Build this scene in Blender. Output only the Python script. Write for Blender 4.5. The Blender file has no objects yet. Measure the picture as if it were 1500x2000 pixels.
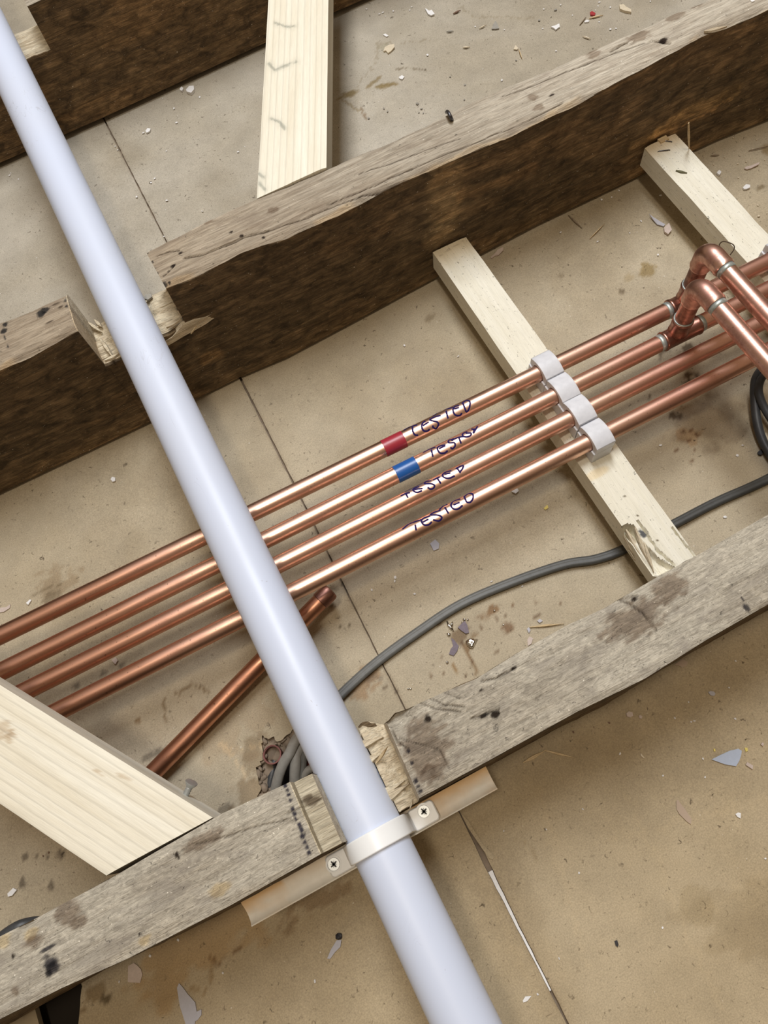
import bpy, math, random
import numpy as np
from mathutils import Matrix, Vector
random.seed(7)
PI = math.pi
# ------------------------------------------------------------------ camera
# all lengths below are millimetres, turned into metres when a mesh is made
FPX = 1450.55
CAMH = 635.46
R = np.array([[0.886298841477789, -0.4534483815918117, -0.09412188282697949],
              [-0.4538007892889044, -0.8097972600160321, -0.37187799250734677],
              [0.09240783103123028, 0.37230764861654, -0.9234976068522376]])
cd = bpy.data.cameras.new('camera'); cam = bpy.data.objects.new('camera', cd)
bpy.context.scene.collection.objects.link(cam)
cd.sensor_fit = 'HORIZONTAL'; cd.sensor_width = 36; cd.lens = 36*FPX/1500
cd.clip_start = 0.01; cd.clip_end = 50
cam.matrix_world = Matrix(((R[0][0], -R[1][0], -R[2][0], 0), (R[0][1], -R[1][1], -R[2][1], 0),
                           (R[0][2], -R[1][2], -R[2][2], CAMH*.001), (0, 0, 0, 1)))
bpy.context.scene.camera = cam
# ------------------------------------------------------------------ world, lights, exposure
sc = bpy.context.scene
sc.view_settings.view_transform = 'Standard'; sc.view_settings.look = 'None'
sc.view_settings.gamma = 1; sc.view_settings.use_curve_mapping = False
sc.view_settings.exposure = 0.14
w = bpy.data.worlds.new('room'); sc.world = w; w.use_nodes = True
bg = w.node_tree.nodes['Background']; bg.inputs[0].default_value = (1.0, 0.74, 0.48, 1); bg.inputs[1].default_value = 0.23
def area(name, loc, target, sx, sy, power, col):
    l = bpy.data.lights.new(name, 'AREA'); l.shape = 'RECTANGLE'; l.size = sx; l.size_y = sy
    l.energy = power; l.color = col
    o = bpy.data.objects.new(name, l); sc.collection.objects.link(o); o.location = loc
    o.rotation_euler = (Vector(target)-Vector(loc)).to_track_quat('-Z', 'Y').to_euler(); return o
area('window_daylight', (0.42, 1.05, 2.20), (0.1, 0.25, 0), 0.42, 1.15, 41, (0.93, 0.96, 1.0))
area('ceiling_lamp', (-0.15, 0.02, 2.30), (0.05, 0.25, 0), 0.22, 0.22, 11.5, (1.0, 0.88, 0.72))

# ------------------------------------------------------------------ helpers
def U(px, py, z=0.0):
    d = R.T @ np.array([(px-750)/FPX, (py-1000)/FPX, 1.0])
    C = np.array([0, 0, CAMH]); return C + d*(z-CAMH)/d[2]
def UP(pts, z=0.0): return [U(a, b, z) for a, b in pts]
def Uzoom(pts, sx, ox, oy, z=0.0): return [U(ox+a/sx, oy+b/sx, z) for a, b in pts]

def _h(i, j, k, s):
    n = (i*374761393 + j*668265263 + k*2147483647 + s*974634777) & 0xffffffff
    n = ((n ^ (n >> 13))*1274126177) & 0xffffffff
    n = (n ^ (n >> 16)) & 0xffffffff
    return n/4294967295.0
def vn(P, s=0):
    P = np.asarray(P, float); I = np.floor(P).astype(np.int64); F = P-I; F = F*F*(3-2*F)
    o = 0
    for a in (0, 1):
        for b in (0, 1):
            for c in (0, 1):
                wt = (F[..., 0] if a else 1-F[..., 0])*(F[..., 1] if b else 1-F[..., 1])*(F[..., 2] if c else 1-F[..., 2])
                o = o + wt*_h(I[..., 0]+a, I[..., 1]+b, I[..., 2]+c, s)
    return o*2-1
def fbm(x, y, z, sx, sy, sz, s=0, oct=3):
    x, y, z = np.broadcast_arrays(np.asarray(x, float), np.asarray(y, float), np.asarray(z, float))
    r = 0; a = 1; f = 1
    for o in range(oct):
        r = r + a*vn(np.stack([x/sx*f, y/sy*f, z/sz*f], -1), s+o*17); a *= .5; f *= 2.03
    return r
def sstep(a, b, x): t = np.clip((x-a)/(b-a), 0, 1); return t*t*(3-2*t)
def segdist(X, Y, pts):
    d = np.full(np.shape(X), 1e9)
    for (x0, y0), (x1, y1) in zip(pts[:-1], pts[1:]):
        vx, vy = x1-x0, y1-y0; L = vx*vx+vy*vy+1e-9
        t = np.clip(((X-x0)*vx+(Y-y0)*vy)/L, 0, 1)
        d = np.minimum(d, np.hypot(X-x0-t*vx, Y-y0-t*vy))
    return d
def inpoly(X, Y, P):
    r = np.zeros(np.shape(X), bool); n = len(P)
    for i in range(n):
        x0, y0 = P[i][:2]; x1, y1 = P[(i+1) % n][:2]
        c = ((y0 > Y) != (y1 > Y)) & (X < (x1-x0)*(Y-y0)/((y1-y0) if abs(y1-y0) > 1e-9 else 1e-9)+x0)
        r ^= c
    return r

COL = sc.collection
def mesh(name, V, F, mats, parent=None, smooth=True, tint=None, midx=None, loc=None, rot=0.0, local=False, sharp=None):
    """V in mm; world coordinates unless local"""
    V = np.asarray(V, float).reshape(-1, 3)
    me = bpy.data.meshes.new(name)
    o = bpy.data.objects.new(name, me); COL.objects.link(o)
    if parent is not None:
        o.parent = parent; L = np.array(parent.get('_l', (0, 0, 0))); rz = parent.get('_r', 0.0)
        o['_l'] = tuple(L); o['_r'] = rz
    else:
        L = np.array(loc if loc is not None else (0, 0, 0), float); rz = rot
        o.location = tuple(L*.001); o.rotation_euler = (0, 0, rz); o['_l'] = tuple(L); o['_r'] = rz
    if not local:
        V = V-L; c, s = math.cos(-rz), math.sin(-rz)
        V = np.stack([V[:, 0]*c-V[:, 1]*s, V[:, 0]*s+V[:, 1]*c, V[:, 2]], -1)
    if isinstance(F, np.ndarray):
        me.vertices.add(len(V)); me.vertices.foreach_set('co', (V*.001).ravel())
        me.loops.add(F.size); me.loops.foreach_set('vertex_index', F.ravel().astype(np.int32))
        me.polygons.add(len(F)); me.polygons.foreach_set('loop_start', np.arange(0, F.size, F.shape[1], dtype=np.int32))
        me.polygons.foreach_set('loop_total', np.full(len(F), F.shape[1], np.int32))
        me.update(calc_edges=True); me.validate()
    else:
        me.from_pydata([tuple(v) for v in V*.001], [], F)
    for m in (mats if isinstance(mats, (list, tuple)) else [mats]): me.materials.append(m)
    n = len(me.polygons)
    if midx is not None: me.polygons.foreach_set('material_index', np.asarray(midx, np.int32)[:n])
    me.polygons.foreach_set('use_smooth', np.full(n, bool(smooth)))
    a = me.attributes.new('tint', 'FLOAT_COLOR', 'POINT')
    t = np.ones((len(V), 4))
    if tint is not None: t[:, :3] = tint
    a.data.foreach_set('color', t.ravel())
    if sharp is not None and hasattr(me, 'set_sharp_from_angle'): me.set_sharp_from_angle(angle=sharp)
    me.update(); return o
def tag(o, label=None, cat=None, group=None, kind=None):
    if label: o['label'] = label
    if cat: o['category'] = cat
    if group: o['group'] = group
    if kind: o['kind'] = kind
    return o
def empty(name, loc, label, cat, group=None, rot=0.0):
    o = bpy.data.objects.new(name, None); COL.objects.link(o); o.location = tuple(np.array(loc, float)*.001)
    o.rotation_euler = (0, 0, rot); o['_l'] = tuple(float(v) for v in loc); o['_r'] = rot
    o.empty_display_size = .01
    return tag(o, label, cat, group)
def bevel(o, wd, seg=2):
    m = o.modifiers.new('edge', 'BEVEL'); m.width = wd*.001; m.segments = seg; m.limit_method = 'ANGLE'; m.angle_limit = math.radians(35); return o

def tubeVF(path, rad, seg=24, cap=True, asp=1.0, up=(0, 0, 1)):
    P = [np.array(p, float) for p in path]; n = len(P)
    rad = [rad]*n if np.isscalar(rad) else list(rad)
    V = []; F = []
    nrm = None
    for i in range(n):
        t = P[min(i+1, n-1)]-P[max(i-1, 0)]; t /= np.linalg.norm(t)+1e-12
        if nrm is None:
            nrm = np.array(up, float)-t*np.dot(up, t)
            if np.linalg.norm(nrm) < 1e-3: nrm = np.array([1., 0, 0])-t*t[0]
        nrm = nrm-t*np.dot(nrm, t); nrm /= np.linalg.norm(nrm)
        b = np.cross(t, nrm)
        for k in range(seg):
            a = 2*PI*k/seg
            V.append(P[i]+rad[i]*(math.cos(a)*nrm*asp+math.sin(a)*b))
    for i in range(n-1):
        for k in range(seg):
            k2 = (k+1) % seg
            F.append((i*seg+k, i*seg+k2, (i+1)*seg+k2, (i+1)*seg+k))
    if cap:
        F.append(tuple(range(seg-1, -1, -1))); F.append(tuple((n-1)*seg+k for k in range(seg)))
    return V, F
def join(*vfs):
    V = []; F = []
    for v, f in vfs:
        o = len(V); V += list(v); F += [tuple(i+o for i in q) for q in f]
    return V, F
def tube(name, path, rad, m, parent=None, **k):
    kw = {a: k.pop(a) for a in ('seg', 'cap', 'asp', 'up') if a in k}
    V, F = tubeVF(path, rad, **kw)
    return mesh(name, V, F, m, parent, sharp=math.radians(40), **k)
def smoothpath(pts, n=8):
    P = [np.array(p, float) for p in pts]; out = []
    for i in range(len(P)-1):
        p0 = P[max(i-1, 0)]; p1 = P[i]; p2 = P[i+1]; p3 = P[min(i+2, len(P)-1)]
        for k in range(n):
            t = k/n
            out.append(.5*((2*p1)+(-p0+p2)*t+(2*p0-5*p1+4*p2-p3)*t*t+(-p0+3*p1-3*p2+p3)*t**3))
    out.append(P[-1]); return out
def ringtube(p0, p1, ro, ri, seg=28):
    """open tube wall"""
    p0 = np.array(p0, float); p1 = np.array(p1, float); t = (p1-p0)/np.linalg.norm(p1-p0)
    n = np.array([0, 0, 1.])-t*t[2]
    if np.linalg.norm(n) < 1e-3: n = np.array([1., 0, 0])
    n /= np.linalg.norm(n); b = np.cross(t, n); V = []; F = []
    for (p, r) in ((p0, ri), (p0, ro), (p1, ro), (p1, ri)):
        for k in range(seg):
            a = 2*PI*k/seg; V.append(p+r*(math.cos(a)*n+math.sin(a)*b))
    for i in range(4):
        for k in range(seg):
            k2 = (k+1) % seg; F.append((i*seg+k, i*seg+k2, ((i+1) % 4)*seg+k2, ((i+1) % 4)*seg+k))
    return V, F
def boxVF(x0, x1, y0, y1, z0, z1):
    V = [(x, y, z) for z in (z0, z1) for y in (y0, y1) for x in (x0, x1)]
    return V, [(0, 2, 3, 1), (4, 5, 7, 6), (0, 1, 5, 4), (2, 6, 7, 3), (0, 4, 6, 2), (1, 3, 7, 5)]

# ------------------------------------------------------------------ materials
class NT:
    def __init__(s, name):
        s.m = bpy.data.materials.new(name); s.m.use_nodes = True; s.t = s.m.node_tree
        s.b = s.t.nodes['Principled BSDF']; s.L = s.t.links
        s.co = s.n('ShaderNodeTexCoord').outputs['Object']
    def n(s, k, **p):
        x = s.t.nodes.new(k)
        for a, v in p.items(): setattr(x, a, v)
        return x
    def map(s, sx, sy, sz, off=(0, 0, 0)):
        m = s.n('ShaderNodeMapping'); m.inputs['Scale'].default_value = (sx, sy, sz); m.inputs['Location'].default_value = off
        s.L.new(s.co, m.inputs['Vector']); return m.outputs[0]
    def noise(s, v, sc_=1, det=5, rough=.55, dist=0):
        x = s.n('ShaderNodeTexNoise'); x.inputs['Scale'].default_value = sc_; x.inputs['Detail'].default_value = det
        x.inputs['Roughness'].default_value = rough; x.inputs['Distortion'].default_value = dist
        s.L.new(v, x.inputs['Vector']); return x.outputs[0]
    def ramp(s, v, stops):
        r = s.n('ShaderNodeValToRGB'); e = r.color_ramp.elements
        while len(e) < len(stops): e.new(.5)
        for i, (p, c) in enumerate(stops):
            e[i].position = p; e[i].color = (c, c, c, 1) if np.isscalar(c) else (*c, 1)
        s.L.new(v, r.inputs[0]); return r.outputs[0]
    def mix(s, f, a, b, mode='MIX'):
        x = s.n('ShaderNodeMix', data_type='RGBA', blend_type=mode)
        for i, v in ((0, f), (6, a), (7, b)):
            if hasattr(v, 'links') or hasattr(v, 'is_linked'): s.L.new(v, x.inputs[i])
            elif i == 0: x.inputs[0].default_value = v
            else: x.inputs[i].default_value = (*v, 1) if not np.isscalar(v) else (v, v, v, 1)
        return x.outputs[2]
    def math(s, op, a, b=0.0):
        x = s.n('ShaderNodeMath', operation=op)
        for i, v in ((0, a), (1, b)):
            if hasattr(v, 'is_linked'): s.L.new(v, x.inputs[i])
            else: x.inputs[i].default_value = v
        return x.outputs[0]
    def tint(s, c):
        a = s.n('ShaderNodeAttribute'); a.attribute_name = 'tint'
        return s.mix(1.0, c, a.outputs['Color'], 'MULTIPLY')
    def bump(s, h, st=.4, dist=.001):
        b = s.n('ShaderNodeBump'); b.inputs['Strength'].default_value = st; b.inputs['Distance'].default_value = dist
        s.L.new(h, b.inputs['Height']); s.L.new(b.outputs[0], s.b.inputs['Normal'])
    def out(s, col=None, rough=.6, metal=0, spec=.5):
        if col is not None:
            if hasattr(col, 'is_linked'): s.L.new(col, s.b.inputs['Base Color'])
            else: s.b.inputs['Base Color'].default_value = (*col, 1)
        if hasattr(rough, 'is_linked'): s.L.new(rough, s.b.inputs['Roughness'])
        else: s.b.inputs['Roughness'].default_value = rough
        s.b.inputs['Metallic'].default_value = metal
        s.b.inputs['Specular IOR Level'].default_value = spec
        return s.m

def wood(name, dark, light, blotch=None, gs=1.0, fine=.35, speck=.0, bumpst=.5, rough=.8, blotch_amt=(.45, .7), bscale=22, dots=0.0, bumpd=.0012, rings=0.0, iso=0.0):
    n = NT(name)
    g = n.noise(n.map(9*gs, 150*gs, 150*gs), 1, 6, .6, .6)
    c = n.mix(n.ramp(g, [(.30, 0.), (.70, 1.)]), dark, light)
    if iso:
        q = n.noise(n.map(150, 330, 330), 1, 7, .72, 1.0); g = n.mix(iso, g, q)
        c = n.mix(n.ramp(g, [(.36, 0.), (.62, 1.)]), dark, light)
        q2 = n.noise(n.map(240, 520, 520, (3, 3, 3)), 1, 2, .6, 2.4)
        c = n.mix(.55, c, n.ramp(q2, [(.30, .35), (.42, 1.)]), 'MULTIPLY')
    f = n.noise(n.map(70, 1100, 1100), 1, 3, .6)
    c = n.mix(fine, c, n.ramp(f, [(.25, .35), (.6, 1.15)]), 'MULTIPLY')
    if rings:
        wv = n.n('ShaderNodeTexWave', wave_type='BANDS', bands_direction='Y', wave_profile='SAW')
        wv.inputs['Scale'].default_value = 1; wv.inputs['Distortion'].default_value = 3.5; wv.inputs['Detail'].default_value = 2
        wv.inputs['Detail Scale'].default_value = .7
        n.L.new(n.map(3.0, 52, 30), wv.inputs['Vector'])
        c = n.mix(rings, c, n.ramp(wv.outputs[1], [(0, 1.0), (.7, .97), (.93, .70), (1., .9)]), 'MULTIPLY')
    if blotch is not None:
        b = n.noise(n.map(bscale*.55, bscale, bscale, (3.1, 1.7, .4)), 1, 7, .68, .5)
        c = n.mix(n.ramp(b, [(blotch_amt[0], 0.), (blotch_amt[1], 1.)]), c, blotch)
    if dots:
        v = n.noise(n.map(330, 420, 420), 1, 2, .5, 1.2)
        c = n.mix(dots, c, n.ramp(v, [(.25, .25), (.345, 1.)]), 'MULTIPLY')
    if speck:
        v = n.noise(n.map(520, 520, 520, (5, 2, 1)), 1, 1, .5)
        c = n.mix(n.math('MULTIPLY', n.ramp(v, [(.74, 0.), (.80, 1.)]), speck), c, (.85, .8, .7))
    c = n.tint(c)
    hh = n.mix(.75, g, f)
    n.bump(hh, bumpst, bumpd)
    return n.out(c, rough, 0, .25)

M = {}
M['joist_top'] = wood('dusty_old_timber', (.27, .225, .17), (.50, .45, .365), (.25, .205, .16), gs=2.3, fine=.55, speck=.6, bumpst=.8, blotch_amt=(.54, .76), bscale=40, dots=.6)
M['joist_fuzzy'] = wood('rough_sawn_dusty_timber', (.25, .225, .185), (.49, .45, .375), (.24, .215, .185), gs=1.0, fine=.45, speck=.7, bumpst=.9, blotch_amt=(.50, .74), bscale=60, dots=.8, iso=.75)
M['joist_side'] = wood('dirty_shaded_timber', (.082, .056, .030), (.26, .178, .095), (.043, .029, .015), gs=2.0, fine=.75, speck=.4, bumpst=1., blotch_amt=(.36, .66), bscale=95, dots=.5)  # side faces: dirt stains plus shade put into a darker base colour
M['cut_wood'] = wood('freshly_cut_timber', (.46, .37, .25), (.74, .66, .50), (.34, .26, .16), gs=1.6, fine=.7, bumpst=1., blotch_amt=(.58, .78))
M['cut_grey'] = wood('weathered_cut_timber', (.36, .31, .22), (.60, .54, .41), (.20, .16, .11), gs=1.6, fine=.7, bumpst=1., blotch_amt=(.60, .80))
M['pine'] = wood('new_pine', (.72, .66, .52), (.84, .81, .70), (.74, .66, .48), gs=.5, fine=.12, bumpst=.25, rough=.65, blotch_amt=(.55, .85), bscale=8, rings=.55)
M['batten'] = wood('batten_pine', (.74, .70, .57), (.82, .79, .68), (.64, .58, .44), gs=.9, fine=.15, bumpst=.3, rough=.7, blotch_amt=(.6, .85), bscale=14, dots=.9, rings=.12)

def floor_mat():
    n = NT('dusty_hardboard')
    a = n.noise(n.map(5, 5, 5), 1, 4, .6, .4)
    c = n.mix(n.ramp(a, [(.35, 0.), (.68, 1.)]), (.415, .343, .230), (.505, .435, .318))
    b = n.noise(n.map(28, 28, 28, (2, 5, 0)), 1, 6, .65)
    c = n.mix(.6, c, n.ramp(b, [(.30, .80), (.62, 1.06)]), 'MULTIPLY')
    g = n.noise(n.map(900, 900, 900), 1, 3, .6)
    c = n.mix(.55, c, n.ramp(g, [(.28, .58), (.68, 1.2)]), 'MULTIPLY')
    d = n.noise(n.map(250, 250, 250, (1, 1, 0)), 1, 2, .5, .8)
    dm = n.ramp(b, [(.42, .35), (.6, 1.)])
    c = n.mix(n.math('MULTIPLY', n.ramp(d, [(.255, .95), (.345, 0.)]), dm), c, (.10, .075, .045))
    e = n.noise(n.map(90, 150, 90, (4, 1, 0)), 1, 1.5, .5, 2.5)
    er = n.ramp(e, [(.488, 0.), (.5, .55), (.512, 0.)])
    em = n.ramp(n.noise(n.map(60, 60, 60, (9, 9, 0)), 1, 2), [(.56, 0.), (.64, 1.)])
    c = n.mix(n.math('MULTIPLY', er, em), c, (.14, .105, .065))
    s = n.noise(n.map(330, 330, 330, (7, 3, 0)), 1, 1, .5)
    c = n.mix(n.ramp(s, [(.775, 0.), (.82, .8)]), c, (.72, .68, .60))
    c = n.tint(c)
    n.bump(n.mix(.5, g, b), .35, .0006)
    return n.out(c, .62, 0, .3)
M['floor'] = floor_mat()
def plain(name, col, rough=.5, metal=0, nz=.0, scale=300, bst=0., spec=.5, tr=None):
    n = NT(name)
    c = col
    if nz:
        g = n.noise(n.map(scale, scale, scale), 1, 4, .6)
        c = n.mix(nz, n.mix(0., col, col), n.ramp(g, [(.3, .55), (.7, 1.1)]), 'MULTIPLY')
        if bst: n.bump(g, bst, .0006)
    c = n.tint(c if hasattr(c, 'is_linked') else n.mix(0., col, col))
    return n.out(c, rough, metal, spec)
def copper(name, base, tarn, lo, hi, r0=.2, r1=.42, sc_=1.0):
    n = NT(name)
    g = n.noise(n.map(14*sc_, 160*sc_, 160*sc_), 1, 5, .6, .3)
    b = n.noise(n.map(22, 40, 40, (1, 4, 2)), 1, 5, .6)
    k = n.math('MULTIPLY', n.math('ADD', g, b), .5)
    f = n.ramp(k, [(lo, 0.), (hi, 1.)])
    c = n.mix(f, base, tarn)
    d = n.noise(n.map(420, 420, 420), 1, 2, .5)
    c = n.mix(.6, c, n.ramp(d, [(.24, .25), (.33, 1.)]), 'MULTIPLY')
    c = n.tint(c)
    r = n.ramp(k, [(.35, r0), (.65, r1)])
    n.bump(n.noise(n.map(40, 300, 300), 1, 3), .06, .0005)
    return n.out(c, r, 1.0)
M['copper'] = copper('bright_copper', (.86, .56, .43), (.54, .33, .25), .42, .64, .27, .5)
M['copper_dull'] = copper('tarnished_copper', (.78, .50, .41), (.46, .25, .20), .40, .62, .28, .5, 1.4)
M['copper_dark'] = copper('heat_darkened_copper', (.50, .26, .20), (.20, .10, .08), .40, .60, .3, .5, 1.4)
M['solder'] = plain('solder', (.50, .56, .54), .45, .7, .6, 500)
def wastemat():
    n = NT('white_waste_plastic')
    a = n.noise(n.map(9, 5, 9), 1, 5, .6)
    c = n.mix(n.ramp(a, [(.45, 0.), (.75, .35)]), (.61, .675, .83), (.58, .61, .68))
    d = n.noise(n.map(230, 150, 230), 1, 2, .5, 1.)
    c = n.mix(n.ramp(d, [(.215, .55), (.27, 0.)]), c, (.36, .35, .35))
    e = n.noise(n.map(55, 22, 55, (2, 1, 0)), 1, 2, .5, 2.2); m = n.ramp(n.noise(n.map(18, 14, 18, (6, 6, 0)), 1, 2), [(.60, 0.), (.68, 1.)])
    c = n.mix(n.math('MULTIPLY', n.ramp(e, [(.492, 0.), (.5, .45), (.508, 0.)]), m), c, (.35, .34, .36))
    n.bump(n.noise(n.map(16, 7, 16), 1, 2), .12, .0012)
    return n.out(c, n.ramp(a, [(.3, .36), (.7, .5)]), 0, .5)
M['waste'] = wastemat()
M['strap'] = plain('white_strap_plastic', (.85, .87, .88), .32, 0, .05, 120, spec=.5)
def clipmat():
    n = NT('milky_clip_plastic'); n.b.inputs['Subsurface Weight'].default_value = .35
    n.b.inputs['Subsurface Radius'].default_value = (.004, .004, .004); n.b.inputs['Subsurface Scale'].default_value = 1
    g = n.noise(n.map(160, 160, 160), 1, 3)
    return n.out(n.mix(n.ramp(g, [(.35, 0.), (.65, 1.)]), (.62, .63, .67), (.69, .70, .74)), .36)
M['clip'] = clipmat()
M['red_tape'] = plain('red_tape', (.36, .028, .045), .35, 0, .08, 200)
M['blue_tape'] = plain('blue_tape', (.012, .10, .36), .32, 0, .08, 200)
M['ink'] = plain('blue_black_marker_ink', (.018, .010, .085), .6, spec=.12)
M['black_ink'] = plain('black_marker_ink', (.02, .022, .035), .6)
M['cable'] = plain('grey_cable_sheath', (.135, .135, .125), .5, 0, .45, 150, .3)
M['cable_dark'] = plain('dark_cable_sheath', (.045, .047, .05), .45, 0, .5, 200, .3)
M['cable_pale'] = plain('dusty_cable_sheath', (.30, .29, .265), .6, 0, .4, 200, .3)
M['redpipe'] = plain('red_brown_pipe', (.16, .045, .035), .5, .2, .3, 300)
M['zinc'] = plain('zinc_steel', (.50, .52, .52), .42, .75, .15, 500)
M['iron'] = plain('dark_iron', (.10, .10, .11), .35, .9, .4, 400)
M['recess'] = plain('screw_recess', (.05, .05, .05), .5, .3)
M['dark'] = plain('dark_void', (.02, .014, .009), .95)
M['rubble'] = plain('broken_plaster', (.28, .215, .155), .95, 0, .7, 120, 1.)
M['strip'] = plain('stained_white_trim', (.93, .91, .84), .5, 0, .15, 160)
M['lath'] = plain('pale_lath', (.42, .34, .22), .8, 0, .3, 100)
M['straw'] = wood('wood_splinter', (.50, .36, .20), (.72, .58, .36), None, fine=.4)
M['shard_grey'] = wood('grey_splinter', (.22, .17, .12), (.36, .29, .21), None, fine=.4)
M['p_white'] = plain('white_paint_chip', (.80, .79, .78), .6, 0, .15, 500)
M['p_blue'] = plain('blue_grey_paint', (.44, .50, .62), .55, 0, .12, 500)
M['p_lilac'] = plain('lilac_grey_paint', (.47, .46, .50), .6, 0, .12, 500)
M['p_tan'] = plain('tan_paper', (.47, .36, .27), .7, 0, .15, 500)
M['p_cream'] = plain('cream_chip', (.66, .57, .42), .7, 0, .25, 500)
M['p_pink'] = plain('pinkish_plaster', (.58, .48, .42), .7, 0, .25, 500)
M['p_yellow'] = plain('yellow_chip', (.72, .60, .16), .6)
M['p_red'] = plain('red_chip', (.36, .03, .035), .5)
M['p_black'] = plain('black_chip', (.02, .018, .02), .6)
M['p_green'] = plain('olive_chip', (.13, .12, .06), .7, 0, .3, 300)
M['p_brown'] = plain('brown_chip', (.20, .12, .08), .7, 0, .3, 300)
M['p_grey'] = plain('grey_grit', (.33, .31, .27), .8, 0, .4, 400)
M['flux'] = plain('purple_flux_residue', (.15, .12, .14), .55, .3, .5, 500, spec=.3)
M['blob'] = plain('bright_solder_drop', (.75, .73, .68), .12, 1.)
M['wire'] = plain('thin_brown_wire', (.06, .035, .02), .5)

# ------------------------------------------------------------------ the boards
seamY = [1300, 884, 672, 560, 457, 300, 230, 90, 0.4, -20, -45.5, -80, -157, -260]
seamL = [-2.2, -2.6, -2.4, -2.2, .9, .2, -1.0, -2.2, -1.2, -1.6, -2.2, -1.9, -1.3, -1.3]
seamR = [-1.0, -.6, -.9, .2, 3.2, 2.0, .6, -1.3, -.5, 3.4, 2.2, .9, .3, .3]
def seam(y, side):
    A = seamL if side < 0 else seamR
    return np.interp(-np.asarray(y, float), [-v for v in seamY], A)+.25*vn(np.stack([np.asarray(y, float)/6., 0*np.asarray(y, float)+side, 0*np.asarray(y, float)], -1), 3)
HOLE = [p[:2] for p in UP([(508, 1437), (528, 1440), (545, 1449), (560, 1436), (575, 1424), (592, 1410), (620, 1470), (660, 1540), (600, 1590), (520, 1585), (504, 1562), (509, 1535), (501, 1508), (508, 1490), (516, 1474), (510, 1455)])]
HOLE2 = [p[:2] for p in UP([(-30, 1905), (160, 1925), (152, 2010), (150, 2060), (-60, 2120)])]
def paint(T, X, Y, mask, col):
    for c in range(3): T[..., c] *= 1-mask*(1-col[c])
def blob(T, X, Y, px, rx, ry, col, st=1., z=0, soft=.35, seed=1, rot=0, nz=.35, zoom=None):
    c = U(*px, z); dx = X-c[0]; dy = Y-c[1]; cs, sn = math.cos(rot), math.sin(rot)
    u = (dx*cs+dy*sn)/rx; v = (-dx*sn+dy*cs)/ry
    near = (abs(u) < 2) & (abs(v) < 2)
    if not near.any(): return
    r = np.hypot(u, v)+nz*fbm(X, Y, 0*X, 5+rx*.3, 5+ry*.3, 9, seed)
    paint(T, X, Y, st*(1-sstep(1-soft, 1+soft*.3, r)), col)
def line(T, X, Y, pts, wd, col, st=1., z=0, wob=1., seed=5):
    q = [p[:2] for p in UP(pts, z)]
    Xw = X+wob*fbm(X, Y, 0*X, 5, 5, 9, seed); Yw = Y+wob*fbm(X, Y, 0*X, 5, 5, 9, seed+9)
    d = segdist(Xw, Yw, q); paint(T, X, Y, st*(1-sstep(wd*.4, wd, d)), col)
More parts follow.
